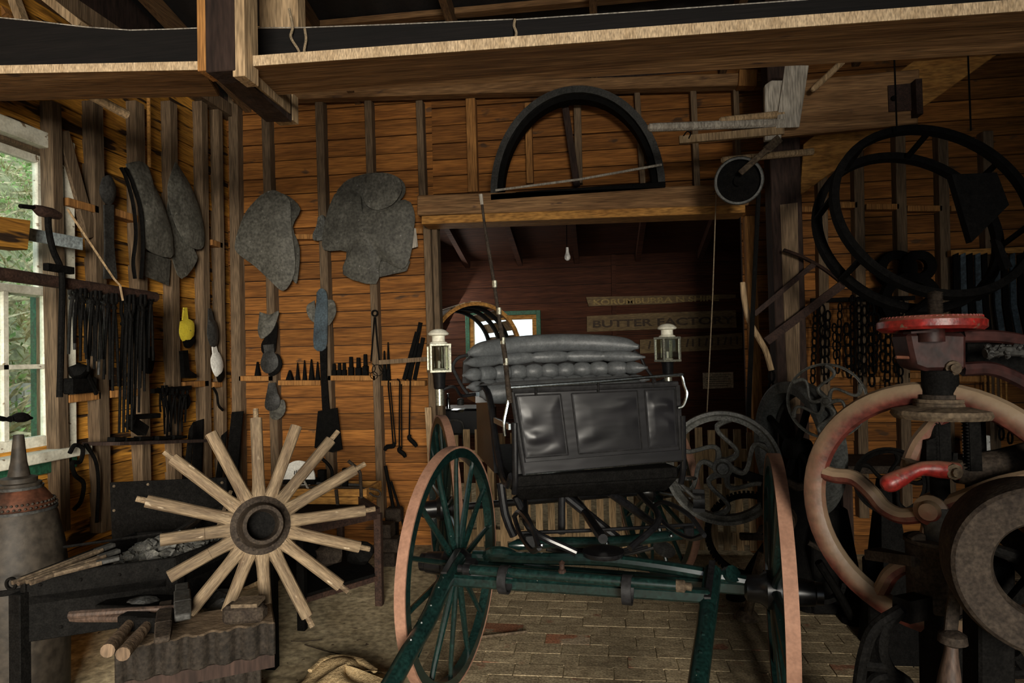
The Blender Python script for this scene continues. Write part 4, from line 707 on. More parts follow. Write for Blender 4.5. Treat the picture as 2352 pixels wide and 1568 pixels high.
# body
YD = V((0.0, 3.02, 0))
def DP(x, y, off=0.0): return AP(x, y, YD + BB * off, nB)
c00, c10, c11, c01 = DP(1206, 1090), DP(1566, 1058), DP(1556, 884), DP(1176, 900)
dash = MB().prism([c00, c10, c11, c01], BB * .03).build('dash_panel', 'dash_leather', bug, smooth=0)
def dstrip(p, q, w, nm='piping', m='leather'): return MB().tube([p - BB * .002, q - BB * .002], w, 6).build(nm, m, dash)
def dl(u, v): return c00.lerp(c10, u).lerp(c01.lerp(c11, u), v)
for u in (.02, .28, .345, .745, .79, .98): dstrip(dl(u, .20), dl(u, .95), .0035)
for v in (.20, .95): dstrip(dl(.02, v), dl(.28, v), .0035); dstrip(dl(.345, v), dl(.745, v), .0035); dstrip(dl(.79, v), dl(.98, v), .0035)
for k, (u0, u1, sd) in enumerate(((.035, .27, 1), (.355, .735, 2), (.80, .965, 3))):  # sagging leather folds in each panel
    def fold(u, v, u0=u0, u1=u1, sd=sd):
        e = min(1, 4 * min(u, 1 - u, v, 1 - v)) ** .8; w = .008 * math.sin(v * 17 + 1.6 * math.sin(u * 3 + sd) + sd) * (.5 + .5 * math.sin(u * 2.6 + v * 3 + sd)) + .004
        return dl(u0 + (u1 - u0) * u, .215 + .72 * v) - BB * (.001 + e * max(0, w))
    MB().grid(fold, 24, 40).build('leather_panel', 'dash_leather', dash, smooth=3)
MB().tube([c01 + UP * .006, c11 + UP * .006], .014, 8).build('top_roll', 'leather', dash); MB().tube([c01, c00], .012, 8).build('side_roll', 'leather', dash); MB().tube([c11, c10], .012, 8).build('side_roll', 'leather', dash)
MB().prism([dl(0, .02) - BB * .012, dl(1, .02) - BB * .012, dl(1, .15) - BB * .012, dl(0, .15) - BB * .012], BB * .012).build('lower_band', 'dash_leather', dash, smooth=0)
MB().tube([dl(0, .01) - BB * .014, dl(1, .01) - BB * .014], .004, 6).build('brass_bead', 'chrome', dash)
tub([DP(1160, 1000, -.02), DP(1158, 970, -.03), DP(1168, 920, -.03), DP(1172, 893, -.02), DP(1190, 889, -.02), DP(1375, 876, -.02), DP(1550, 861, -.02), DP(1566, 864, -.02), DP(1572, 885, -.03), DP(1578, 905, -.04), DP(1570, 930, -.03), DP(1558, 936, -.02)], .0085, 'dash_rail', 'chrome', 8)
for x, y in ((1231, 886), (1374, 877), (1500, 866)): MB().tube([DP(x, y, -.02), DP(x, y + 22, -.005)], .006, 6).build('rail_stay', 'black_paint', bug)
# floor, sides, toe board
z0 = .90
S0 = V((-.29, 3.98, 0))                              # seat centre on plan
def body(s, d, z): return YD + BRT * s + BB * d + UP * z
hw = .40
MB().hexa([body(-hw, .06, z0 + .05), body(hw, .06, z0 + .05), body(hw, 1.15, z0 + .05), body(-hw, 1.15, z0 + .05), body(-hw, .06, z0), body(hw, .06, z0), body(hw, 1.15, z0), body(-hw, 1.15, z0)]).build('floor_board', 'iron', bug, bev=.004)
MB().hexa([body(-hw, .05, z0), body(hw, .05, z0), body(hw, 1.1, z0), body(-hw, 1.1, z0), body(-hw + .04, .1, z0 - .07), body(hw - .04, .1, z0 - .07), body(hw - .04, 1.1, z0 - .07), body(-hw + .04, 1.1, z0 - .07)]).build('underbody', 'iron', bug, bev=.01)
for s in (-1, 1):
    x = s * hw
    MB().prism([body(x, .03, z0 + .03), body(x, .32, z0 + .03), body(x, .58, 1.30), body(x, 1.15, 1.30), body(x, 1.15, z0 + .03)] if False else [body(x, .45, z0), body(x, 1.12, z0), body(x, 1.12, 1.28), body(x, .62, 1.28)], BRT * (.025 * s)).build('side_panel', 'black_paint', bug, smooth=0)
    tub([body(x * 1.03, .02, z0 + .06), body(x * 1.03, .12, z0 + .0), body(x * 1.03, .28, z0 + .02), body(x * 1.03, .46, z0 + .16), body(x * 1.05, .60, 1.28), body(x * 1.1, .72, 1.34)], .018, 'arm_iron', 'black_paint')
    tub([body(x * 1.0, -.01, 1.2), body(x * 1.0, .0, z0 + .06), body(x, .03, z0 - .02)], .014, 'dash_stay', 'black_paint')
MB().bar(body(-hw * 1.04, .02, 1.18), body(-hw * 1.04, .45, 1.17), .015, .03).build('side_strap', 'chrome', bug, bev=.002)
MB().prism([body(-hw + .02, .06, z0 + .06), body(-hw + .12, .06, z0 + .06), body(-hw + .12, .10, 1.28), body(-hw + .02, .10, 1.30)], BB * .02).build('toe_leather', 'leather', bug, smooth=0)
# seat: cushion and rolls of buttoned leather
def sp(x, y, d): return AP(x, y, S0 + BB * d, nB)
def roll(xa, ya, xb, yb, r, nb, d, bow, nm, par, m='seat_leather', hump=0.0, endy=0):
    """horizontal padded roll between two photo points; nb buttoned swellings; bow = wrap round at both ends"""
    A = sp(xa, ya, d); B = sp(xb, yb, d); n = max(60, nb * 12); pts = []; rr = []
    for i in range(n + 1):
        t = i / n; e = (2 * t - 1); k = abs(e) ** 6
        pts.append(A.lerp(B, t) - BB * (bow * abs(e) ** 3) + UP * (hump * (1 - e * e) - endy * k))
        sw = 1.0 if not nb else .66 + .34 * abs(math.sin(math.pi * nb * t)) ** .6
        rr.append(r * sw * max(.25, (1 - abs(e) ** 14)))
    return MB().tube(pts, rr, 14).build(nm, m, par, smooth=1.2)
sb = MB().prism([sp(1062, 880, .10), sp(1462, 860, .10), sp(1458, 815, .10), sp(1420, 780, .10), sp(1110, 790, .10), sp(1064, 830, .10)], BB * .03).build('seat_back', 'leather', bug, smooth=0)
roll(1070, 812, 1448, 797, .056, 0, .03, .14, 'top_roll', sb, hump=.045)
roll(1060, 834, 1458, 820, .038, 5, .0, .17, 'tufted_roll', sb, hump=.02); roll(1056, 860, 1460, 843, .047, 11, -.03, .19, 'tufted_roll', sb); roll(1064, 886, 1464, 869, .040, 12, -.05, .19, 'tufted_roll', sb)
cu = roll(1102, 905, 1478, 884, .062, 0, -.34, -.02, 'seat_cushion', bug)
def cush(u, v):
    p = sp(1098, 884, -.38).lerp(sp(1482, 866, -.38), u); q = sp(1085, 888, -.02).lerp(sp(1450, 866, -.02), u)
    return p.lerp(q, v) + UP * (.012 * abs(math.sin(u * math.pi * 11)) * abs(math.sin(v * math.pi * 4)) - .004)
MB().grid(cush, 88, 24).build('cushion_top', 'seat_leather', cu, smooth=3)
MB().prism([sp(1092, 925, -.30), sp(1485, 905, -.30), sp(1485, 890, -.30), sp(1092, 910, -.30)], BB * .40).build('seat_frame', 'black_paint', bug, smooth=0)
for pts in ([(1075, 815), (1052, 822), (1040, 842), (1050, 866), (1062, 888), (1075, 905)], [(1455, 806), (1470, 818), (1482, 842), (1500, 868), (1510, 888)]): tub([sp(x, y, -.12) for x, y in pts], .010, 'seat_rail', 'leather', 8)
# side lamps
def lamp(cx, cy, w, h, d, lab):
    c = sp(cx, cy, d); sc = PXM(c); W_ = w * sc; H = h * sc; Rm = Matrix.Rotation(PHI + R_(6), 3, 'Z'); f = Rm @ V((0, -1, 0)); r = Rm @ V((1, 0, 0))
    fr = MB()
    for a in (-1, 1):
        for b in (-1, 1): fr.box(c + r * (a * W_ / 2) + f * (b * W_ / 2), (.012, .012, H), Rm)
    for z in (-1, 1): fr.box(c + UP * (z * H / 2), (W_ + .014, W_ + .014, .014), Rm)
    o = fr.build('carriage_lamp', 'brass', bug, bev=.002); o['label'] = lab
    for s in (1, -1): MB().box(c + f * (s * W_ / 2), (W_ - .008, .003, H - .008), Rm).build('pane', 'lamp_glass', o, smooth=0); MB().box(c + r * (s * W_ / 2), (.003, W_ - .008, H - .008), Rm).build('pane', 'lamp_glass', o, smooth=0)
    t = c + UP * H / 2
    MB().lathe(t, UP, [(W_ * .52, 0), (W_ * .45, .014), (W_ * .34, .02), (W_ * .34, .05), (W_ * .52, .055), (W_ * .56, .064), (W_ * .40, .08), (W_ * .2, .088), (0, .09)], 20).build('chimney_cap', 'cream_paint', o)
    b = c - UP * H / 2
    MB().lathe(b, -UP, [(W_ * .42, 0), (W_ * .34, .02), (W_ * .30, .09), (W_ * .26, .10)], 16).build('candle_tube', 'black_paint', o); MB().lathe(b - UP * .10, -UP, [(W_ * .22, 0), (W_ * .22, .09), (0, .10)], 14).build('socket', 'brass', o)
    MB().lathe(b + UP * .005, UP, [(W_ * .34, 0), (W_ * .30, .008), (.008, .012), (.008, .05), (0, .055)], 12).build('candle', 'ceramic', o)
    return c, b
c, b = lamp(1008, 822, 44, 60, -.22, 'silvery square side lamp beside the door post'); tub([b - UP * .11, b - UP * .09 + BRT * .08, b.lerp(sp(1092, 905, -.15), .6) - UP * .06, sp(1092, 905, -.15)], .009, 'lamp_bracket', 'black_paint')
c, b = lamp(1533, 802, 40, 52, -.05, 'silvery square side lamp in front of the faded signs'); tub([b - UP * .11, b - UP * .13 - BRT * .06, sp(1478, 892, -.15)], .009, 'lamp_bracket', 'black_paint')
# steps, brake, springs, perch
tub([BP(1525, 1085, .25), BP(1550, 1098, .2), BP(1590, 1138, .15), BP(1608, 1142, .15)], .010, 'brake_rod', 'iron_grey')
MB().ring(BP(1605, 1150, .25), FAX, .05, [(-.01, -.03), (.01, -.03), (.01, .03), (-.01, .03)], 14, -1.6, 1.6, e1=BRT).build('brake_block', 'leather', bug)
MB().lathe(BP(1577, 1099, .2), UP, [(.05, 0), (.052, .006), (0, .01)], 20).build('step_plate', 'chrome', bug); MB().lathe(BP(1525, 1262, .35), (.3, -.4, .9), [(.06, 0), (.062, .008), (0, .016)], 20).build('step_plate', 'iron_grey', bug)
pr0 = F0 + UP * .16; pr1 = RR0 + UP * .06
tub([pr0, pr0.lerp(pr1, .5) + UP * .06, pr1], .022, 'perch', 'black_paint')
for s in (-1, 1):
    for e in (0, 1):
        cc = (F0 + UP * .22 if e == 0 else RR0 + UP * .2) + BRT * (s * .34)
        for up_ in (-1, 1): tub([cc - BB * .26, cc - BB * .12 + UP * (.05 * up_), cc + BB * .12 + UP * (.05 * up_), cc + BB * .26], .011, 'elliptic_spring', 'black_paint', 6)
tub([BP(1300, 1140, .2), BP(1420, 1238, .05)], .022, 'brace', 'black_paint', sub=2); tub([BP(1400, 1130, .2), BP(1505, 1205, .3)], .022, 'brace', 'black_paint', sub=2); tub([BP(1290, 1140, .1), BP(1290, 1225, .1)], .018, 'brace', 'black_paint', sub=2)
tub([BP(1150, 1110, .1), BP(1160, 1180, .1), BP(1180, 1230, .1)], .02, 'stay', 'black_paint', sub=2); tub([BP(1185, 1140, .1), BP(1225, 1225, .1)], .02, 'stay', 'black_paint', sub=2)
MB().lathe(F0 + UP * .09, UP, [(.085, 0), (.09, .01), (.09, .02), (.06, .025)], 30).build('fifth_wheel', 'black_paint', bug)
for s in (-1, 1): tub([F0 + UP * .11 + BRT * (s * .12), F0 + UP * .2 + BRT * (s * .3) + BB * .1, body(s * .3, .3, z0 - .12)], .016, 'body_loop', 'black_paint')
for s in (-1, 1): tub([RR0 + RAX * (s * .3) + UP * .26, body(s * .3, 1.0, z0 - .10)], .018, 'body_loop', 'black_paint', sub=2)
# driving whip in its socket
wh = thing('driving_whip', 'tall thin dark driving whip with a pale tip standing in its socket', 'whip', DP(1174, 905, -.03))
MB().tube(smoothpts([DP(x, y, -.03) for x, y in ((1172, 925), (1166, 880), (1160, 820), (1148, 740), (1130, 620), (1115, 530), (1106, 460))], 5), [.013] * 5 + [.011] * 10 + [.008] * 10 + [.006] * 6, 8).build('stock', 'hub_iron', wh)
for x, y in ((1162, 838), (1155, 790), (1146, 722), (1136, 660)): p = DP(x, y, -.03); MB().lathe(p, (0, 0, 1), [(.0115, 0), (.0115, .03)], 8).build('band', 'brass', wh)
MB().tube([DP(1107, 470, -.03), DP(1104, 446, -.03)], [.007, .009], 8).build('tip', 'grey_wood', wh)
# ================================================================== machinery and hangings on the right
def swheel(par, c, ax, R, rim, width, nsp, rt, m, a0=0.0, amp=.22, hub=.2, e1=None, round_rim=False, nm='flywheel', m_sp=None, swing=1):
    """flywheel part (rim mesh) with S shaped spokes and hub as sub-parts; every spoke its own mesh"""
    c = V(c); ax = V(ax).normalized(); e = V(e1) if e1 is not None else V((1, 0, 0)); e = (e - ax * e.dot(ax)).normalized(); u = ax.cross(e)
    if round_rim: sec = [(-rim + rim * math.cos(t * math.pi / 5), width * math.sin(t * math.pi / 5)) for t in range(10)]
    else: sec = [(0, -width), (0, width), (-rim * .35, width), (-rim * .55, width * .55), (-rim, width * .8), (-rim, -width * .8), (-rim * .55, -width * .55), (-rim * .35, -width)]
    o = MB().ring(c, ax, R, sec, 56, e1=e).build(nm, m, par)
    MB().lathe(c - ax * width * 1.4, ax, [(R * hub * .5, 0), (R * hub, width * .3), (R * hub, width * 2.4), (R * hub * .7, width * 2.6), (R * hub * .55, width * 3.2), (0, width * 3.3)], 18).build('hub', m, o)
    for k in range(nsp):
        a = a0 + 2 * math.pi * k / nsp; d = e * math.cos(a) + u * math.sin(a); q = ax.cross(d) * swing; pts = []
        for i in range(15):
            t = i / 14; r = R * hub * .6 + (R - rim * .8 - R * hub * .6) * t; pts.append(c + d * r + q * (amp * R * math.sin(2 * math.pi * t)))
        MB().tube(pts, [rt * (1.25 - .5 * math.sin(math.pi * i / 14)) for i in range(15)], 8).build('spoke', m_sp or m, o)
    return o
def gear(par, c, ax, R, w, n, m, nm='gear', a0=0, a1=2 * math.pi):
    ax = V(ax).normalized(); _, e, u = frame(ax); s = MB().ring(c, ax, R, [(-.022, -w), (0, -w), (0, w), (-.022, w)], 60)
    for k in range(n):
        a = 2 * math.pi * k / n; d = e * math.cos(a) + u * math.sin(a); s.bar(V(c) + d * (R - .004), V(c) + d * (R + .014), .6 * 2 * math.pi * R / n, w * 1.8, up=ax)
    return s.build(nm, m, par, smooth=.4)
def cyl(x, y0, y1, rpx, Y, m, nm, par, n=24, prof=None):
    """upright turned piece between two photo heights"""
    a = AY(x, y1, Y); b = AY(x, y0, Y); b = V((a.x, a.y, b.z)); r = rpx * PXM(a); h = b.z - a.z
    return MB().lathe(a, (0, 0, 1), [(r * k, h * t) for k, t in (prof or ((.96, 0), (1, .03), (1, .97), (.96, 1)))], n).build(nm, m, par)
# --- hand cranked tyre bender with flywheel, behind the right wheel
Y1 = 3.72
mb = thing('belt_machine', 'dark cast iron machine with a ribbed S spoked flywheel beside the picket gate', 'machine', V((AY(1780, 1300, Y1).x, Y1, 0)))
c = AY(1660, 1073, Y1); tc = (CAM - c); tc.z = 0; tc.normalize()
swheel(mb, c, tc, 115 * 4.05 / FPX, .05, .032, 6, .016, 'cast_grey', a0=.35, amp=.20, hub=.17, swing=-1)
gear(mb, AY(1722, 1228, Y1 + .1), tc, 84 * 4.1 / FPX, .02, 64, 'iron', 'gear_wheel')
MB().bar(AY(1660, 1073, Y1 + .02), AY(1800, 1120, Y1), .05, .05).build('shaft', 'iron', mb)
MB().prism([AY(x, y, Y1 - .08) for x, y in ((1752, 1110), (1800, 1096), (1850, 1105), (1868, 1160), (1850, 1260), (1880, 1380), (1760, 1380), (1780, 1260), (1750, 1160))], (0, .12, 0)).build('frame', 'iron', mb, bev=.012)
MB().tube(smoothpts([AY(x, y, Y1 - .09) for x, y in ((1760, 1112), (1790, 1104), (1812, 1108), (1830, 1118), (1845, 1116))], 4), .022, 8).build('bearing_cap', 'hub_iron', mb)
cc = AY(1812, 1200, Y1 - .15); MB().lathe(cc + V((0, .12, 0)), (-.35, -1, .1), [(.075, 0), (.075, .18), (.055, .19), (.05, .12), (0, .10)], 20).build('roller', 'dusty_iron', mb)
for pts in ([(1770, 1250), (1796, 1240), (1800, 1215)], [(1856, 1245), (1890, 1262), (1910, 1240)], [(1700, 1228), (1740, 1228), (1748, 1212), (1760, 1210)]): MB().tube(smoothpts([AY(x, y, Y1) for x, y in pts], 4), .014, 8).build('lever', 'hub_iron', mb)
def leg(par, pts, w, m, Y, foot=True):
    P = [AY(x, y, Y) for x, y in pts]; b = AZ(*pts[-1], 0.0); P[-1] = b; P = smoothpts(P, 4); o = MB().tube(P, [w] * len(P), 8, flat=.6).build('leg', m, par)
    if foot: MB().lathe(b, (0, 0, 1), [(w * 1.9, 0), (w * 1.9, .018), (w * 1.1, .05), (0, .05)], 14).build('foot', m, o)
leg(mb, [(1752, 1270), (1735, 1330), (1715, 1420)], .035, 'dusty_iron', Y1); leg(mb, [(1760, 1250), (1720, 1310), (1690, 1375)], .03, 'iron', Y1 + .2); leg(mb, [(1880, 1290), (1930, 1370), (1960, 1428)], .035, 'iron', Y1 - .1); leg(mb, [(1850, 1320), (1858, 1400)], .03, 'iron', Y1 + .2)
MB().ring(AY(1832, 1330, Y1), (0, 1, 0), .085, [(-.012, -.02), (.012, -.02), (.012, .02), (-.012, .02)], 24, 0, math.pi, e1=(1, 0, 0)).build('arch_rib', 'iron', mb); MB().ring(AY(1890, 1335, Y1 - .05), (0, 1, 0), .10, [(-.012, -.02), (.012, -.02), (.012, .02), (-.012, .02)], 24, 0, math.pi, e1=(1, 0, 0)).build('arch_rib', 'iron', mb)
MB().bar(AY(1700, 1232, Y1), AY(1760, 1232, Y1), .04, .03).build('slide', 'hub_iron', mb)
# --- large plain flywheel and small handwheel of the second machine
Y2 = 3.92
m2 = thing('rim_machine', 'dark iron machine with a broad plain grey rim and small S spoked handwheel', 'machine', V((AY(1880, 1200, Y2).x, Y2, 0)))
c = AY(1828, 1030, Y2); ax = V((-.966, -.26, 0)).normalized()
MB().ring(c, ax, .38, [(0, -.06), (.004, .05), (-.012, .06), (-.06, .05), (-.065, -.06)], 56).build('broad_rim', 'rim_grey', m2); MB().ring(c - ax * .05, ax, .30, [(0, -.01), (.02, -.01), (.02, .01), (0, .01)], 56).build('inner_flange', 'iron_grey', m2)
for k in range(4): a = k * math.pi / 2 + .5; _, e, u = frame(ax); d = e * math.cos(a) + u * math.sin(a); MB().tube([c, c + d * .32], .02, 8).build('spoke', 'iron', m2)
MB().lathe(c - ax * .08, ax, [(.05, 0), (.06, .03), (.06, .13), (.03, .15), (0, .15)], 16).build('hub', 'iron', m2)
c2 = AY(1898, 921, Y2 - .35); tc = (CAM - c2); tc.z = 0; tc.normalize(); tc = (tc + V((-.25, 0, 0))).normalized()
swheel(m2, c2, tc, 74 * 3.98 / FPX, .012, .010, 6, .010, 'cast_grey', a0=.5, amp=.2, hub=.14, nm='handwheel', round_rim=False)
MB().bar(c2, c2 + V((.05, .5, -.04)), .03, .03).build('shaft', 'iron', m2)
MB().bar(AY(1890, 1085, Y2 + .1), AY(1890, 1085, Y2 + .1) * 1, .1, .1) if False else None
MB().mm(AY(1860, 1170, Y2 + .08), AY(1930, 1060, Y2 + .08) + V((0, .2, 0))).build('bearing_block', 'iron', m2, bev=.01)
b = AY(1895, 1160, Y2 + .18); MB().bar(b, V((b.x, b.y, 0)), .16, .2, w2=.4, h2=.3).build('pedestal', 'iron', m2, bev=.01)
MB().hexa([V((1.0, 4.5, .78)), V((2.9, 4.5, .80)), V((2.9, 4.95, .80)), V((1.0, 4.95, .78)), V((1.0, 4.5, .74)), V((2.9, 4.5, .76)), V((2.9, 4.95, .76)), V((1.0, 4.95, .74))]) 
be = thing('wall_bench', 'low dusty timber bench along the wall behind the machines', 'bench', (2.2, 4.75, 0))
p0 = AY(1925, 1070, 4.45); MB().mm((p0.x, 4.45, p0.z - .05), (p0.x + 1.5, 4.95, p0.z)).build('top', 'hub_iron', be, bev=.004)
for x in (p0.x + .06, p0.x + 1.4):
    for y in (4.5, 4.9): MB().mm((x - .03, y - .03, 0), (x + .03, y + .03, p0.z - .05)).build('leg', 'dark_timber', be, smooth=0)
MB().prism([AY(x, y, 4.9) for x, y in ((1818, 1050), (1836, 985), (1850, 985), (1842, 1040), (1848, 1090), (1816, 1090))], (0, .03, 0)).build('wall_bracket', 'dark_timber', wall_back)
# --- foreground forge drill with big red flywheel
Y3 = 2.02
dr = thing('pillar_drill', 'old iron drilling machine with a big worn red flywheel and red handwheel', 'drill', V((AY(2160, 1300, Y3).x, Y3 + .1, 0)))
c = AY(2143, 1168, Y3); tc = (CAM - c); tc.z = 0; tc.normalize(); tc = (tc + V((-.30, 0, 0))).normalized()
RW = 292 * PXM(c)
fw = swheel(dr, c, tc, RW, .034, .030, 0, .02, 'red_worn', round_rim=True, hub=.12)
_e = V((1, 0, 0)); e = (_e - tc * _e.dot(tc)).normalized(); u = tc.cross(e)
def fwp(x, y): return AP(x, y, c, tc)
for pts in ([(1893, 1085), (1920, 1092), (1962, 1098), (2000, 1130), (2030, 1165), (2070, 1184), (2118, 1180), (2143, 1168)], [(2015, 1372), (2030, 1345), (2046, 1318), (2075, 1298), (2105, 1290), (2130, 1240), (2143, 1180)], [(2088, 1084), (2092, 1060), (2112, 1015), (2146, 975), (2165, 950), (2160, 890)]):
    MB().tube(smoothpts([fwp(x, y) for x, y in pts], 4), .024, 10).build('spoke', 'red_worn', fw)
for pts in ([(2143, 1168), (2220, 1140), (2300, 1110), (2400, 1090)], [(2143, 1168), (2230, 1260), (2290, 1330), (2370, 1370)]): MB().tube(smoothpts([fwp(x, y) for x, y in pts], 4), .022, 10).build('spoke', 'red_worn', fw)
YC = Y3 - .05
hwc = AY(2137, 744, YC); r = 107 * PXM(hwc)
hwl = MB().ring(hwc, (0.02, 0.03, 1), r, [(0.002, -.012), (.002, .006), (-.012, .018), (-.030, .016), (-.034, -.004), (-.024, -.018), (-.008, -.020)], 48).build('red_handwheel', 'red_paint', dr)
kn = MB()
for k in range(60): a = 2 * math.pi * k / 60; kn.blob(hwc + V((math.cos(a) * (r - .012), math.sin(a) * (r - .012), .017)), .0055, k, 1, 0)
kn.build('knurling', 'red_paint', hwl)
for k in range(4): a = k * math.pi / 2 + .4; MB().tube([hwc, hwc + V((math.cos(a), math.sin(a), 0)) * (r - .03)], .010, 8).build('spoke', 'dark_red', hwl)
MB().lathe(hwc - V((0, 0, .05)), (0, 0, 1), [(.034, 0), (.034, .055), (.02, .06), (0, .06)], 16).build('hub', 'dark_red', hwl)
th_ = []
for i in range(16): th_ += [(.020, .045 + i * .0048), (.016, .045 + i * .0048 + .0024)]
MB().lathe(AY(2150, 744, YC) - V((0, 0, .03)), (0, 0, 1), [(.02, 0)] + th_ + [(0, .124)], 18).build('feed_screw', 'hub_iron', dr, smooth=.3)
# head casting
MB().prism([AY(x, y, YC) for x, y in ((2083, 764), (2145, 762), (2222, 765), (2222, 850), (2128, 852), (2100, 842), (2090, 800))], (0, .11, 0)).build('head_casting', 'dark_red', dr, bev=.01)
MB().bar(AY(2083, 764, YC - .01), AY(2145, 760, YC - .01), .05, .006).build('cover_plate', 'dark_red', dr)
MB().tube([AY(2058, 820, YC + .02), AY(2098, 821, YC + .02)], .005, 8).build('pin', 'copper', dr); MB().lathe(AY(2188, 845, YC), (-.2, -1, 0), [(.022, 0), (.020, .012), (.012, .016), (.012, .028), (0, .032)], 12).build('bolt', 'dusty_iron', dr)
MB().tube(smoothpts([AY(x, y, YC + .05) for x, y in ((2210, 772), (2280, 772), (2340, 780), (2420, 800))], 4), .018, 8).build('upper_arm', 'dark_red', dr); MB().tube(smoothpts([AY(x, y, YC + .05) for x, y in ((2210, 848), (2270, 846), (2320, 862), (2400, 905))], 4), .020, 8).build('lower_arm', 'dark_red', dr)
MB().prism([AY(x, y, YC + .08) for x, y in ((2222, 772), (2420, 790), (2420, 900), (2310, 862), (2222, 846))], (0, .03, 0)).build('web', 'iron', dr)
sp_ = MB().tube(smoothpts([AY(x, y, YC - .02) for x, y in ((2262, 812), (2300, 806), (2352, 806), (2420, 800))], 4), .014, 8)
rq = random.Random(4)
for i in range(90): t = rq.random(); p = AY(2264 + 140 * t, 808 - 4 * t, YC - .02); a = rq.random() * 6.28; sp_.blob(p + V((0, math.cos(a), math.sin(a))) * .015, .007, i, 1, .3)
sp_.build('greasy_chain_bar', 'iron_grey', dr)
# spindle, collars and tapered cups
cyl(2160, 850, 910, 37, YC + .03, 'iron', 'quill', dr); cyl(2158, 905, 925, 42, YC + .03, 'hub_iron', 'collar', dr)
for y in (919, 928): p = AY(2160, y, YC + .03); MB().ring(p, (0, 0, 1), 55 * PXM(p), [(-.012, -.005), (0, -.005), (0, .005), (-.012, .005)], 36).build('spring_ring', 'dusty_iron', dr)
cyl(2160, 915, 936, 48, YC + .03, 'iron', 'boss', dr)
p = AY(2164, 946, YC + .03); r = 105 * PXM(p); MB().lathe(p - V((0, 0, .016)), (0, 0, 1), [(r * .6, -.004), (r * .93, 0), (r, .012), (r * .97, .024), (r * .6, .034), (r * .3, .036), (0, .036)], 44).build('dust_disc', 'dusty_iron', dr)
for x, w in ((2163, 12), (2232, 15)):
    s = MB(); p = AY(x, 960, YC + .03); q = AY(x, 1080, YC + .03); q = V((p.x, p.y, q.z)); s.bar(p, q, .03, .03)
    n = 16
    for i in range(n): h = p.lerp(q, (i + .5) / n); s.prism([h + V((-.015, -.012, .004)), h + V((-.024, -.012, 0)), h + V((-.015, -.012, -.004))], (0, .024, 0))
    s.build('rack', 'iron', dr, smooth=0)
cyl(2162, 960, 1200, 20, YC + .04, 'iron', 'spindle', dr); cyl(2245, 950, 1180, 22, YC + .12, 'iron', 'guide_rod', dr)
MB().prism([AY(x, y, YC + .02) for x, y in ((2128, 1012), (2150, 1004), (2150, 1070), (2186, 1070), (2190, 1040), (2200, 1040), (2200, 1090), (2128, 1090))], (0, .03, 0)).build('yoke', 'iron', dr)
# crosshead and red lever
MB().tube(smoothpts([AY(x, y, YC - .02) for x, y in ((2026, 1118), (2050, 1106), (2090, 1086), (2120, 1076), (2160, 1078), (2200, 1082))], 4), [.010, .020, .024, .026, .026, .025, .024, .022, .020, .019, .019, .019, .02, .021, .022, .024, .024, .024, .024, .024, .024], 12).build('red_lever', 'red_paint', dr)
MB().ring(AY(2140, 1070, YC + .04), (0, 0, 1), .07, [(-.022, -.018), (0, -.018), (.004, .018), (-.022, .018)], 30).build('clamp_ring', 'dusty_iron', dr)
MB().lathe(AY(2188, 1082, YC - .03), (0, -1, 0), [(.022, 0), (.022, .012), (.013, .016), (.013, .028), (0, .03)], 8).build('clamp_bolt', 'dusty_iron', dr)
MB().tube(smoothpts([AY(x, y, YC + .06) for x, y in ((2190, 1085), (2240, 1078), (2300, 1065), (2440, 1030))], 4), [.03, .034, .038, .04, .044, .046, .046, .044, .042, .042, .042, .042, .042], 14).build('table_arm', 'hub_iron', dr)
cyl(2168, 1160, 1250, 44, YC + .05, 'iron_grey', 'sleeve', dr); cyl(2150, 1235, 1395, 58, YC + .05, 'hub_iron', 'lower_cylinder', dr, prof=((.9, 0), (1, .04), (1, .93), (1.06, .95), (1.06, 1)))
MB().prism([AY(x, y, YC + .02) for x, y in ((2092, 1236), (2110, 1226), (2128, 1228), (2128, 1244), (2096, 1246))], (0, .03, 0)).build('lug', 'hub_iron', dr, bev=.003)
b = AY(2165, 1395, YC + .06); MB().lathe(V((b.x, b.y, 0)), (0, 0, 1), [(.16, 0), (.16, .04), (.07, .08), (.06, b.z)], 24).build('column', 'iron', dr)
MB().hexa([AY(1985, 1262, Y3 + .12), AY(2092, 1276, YC + .0), AY(2150, 1285, YC + .1), AY(2020, 1256, Y3 + .3)] + [q - V((0, 0, .03)) for q in (AY(1985, 1262, Y3 + .12), AY(2092, 1276, YC + .0), AY(2150, 1285, YC + .1), AY(2020, 1256, Y3 + .3))]).build('table_plate', 'hub_iron', dr, smooth=0)
b = AY(2004, 1280, Y3 + .18); MB().bar(b, V((b.x, b.y, 0)), .045, .05).build('table_leg', 'iron', dr, bev=.005)
# cast A shaped leg in the corner
lgz = [(2095, 1395), (2075, 1450), (2035, 1500), (1990, 1560), (1970, 1640), (1965, 1760)]
Yl = 1.92
for pts in ([(2070, 1400), (2010, 1440), (1985, 1500), (1972, 1580), (1968, 1700)], [(2070, 1400), (2035, 1440), (2025, 1490), (2045, 1540), (2090, 1580), (2110, 1700)], [(1985, 1525), (2040, 1530)], [(1990, 1600), (2010, 1560), (2045, 1555), (2070, 1590), (2090, 1640)]):
    P = smoothpts([AY(x, y, Yl) for x, y in pts], 4); P = [V((q.x, q.y, max(0.0, q.z))) for q in P]; MB().tube(P, .017, 8).build('cast_leg', 'iron', dr)
MB().bar(AY(2070, 1400, Yl), AY(2165, 1380, YC + .06), .05, .06).build('leg_bracket', 'iron', dr)
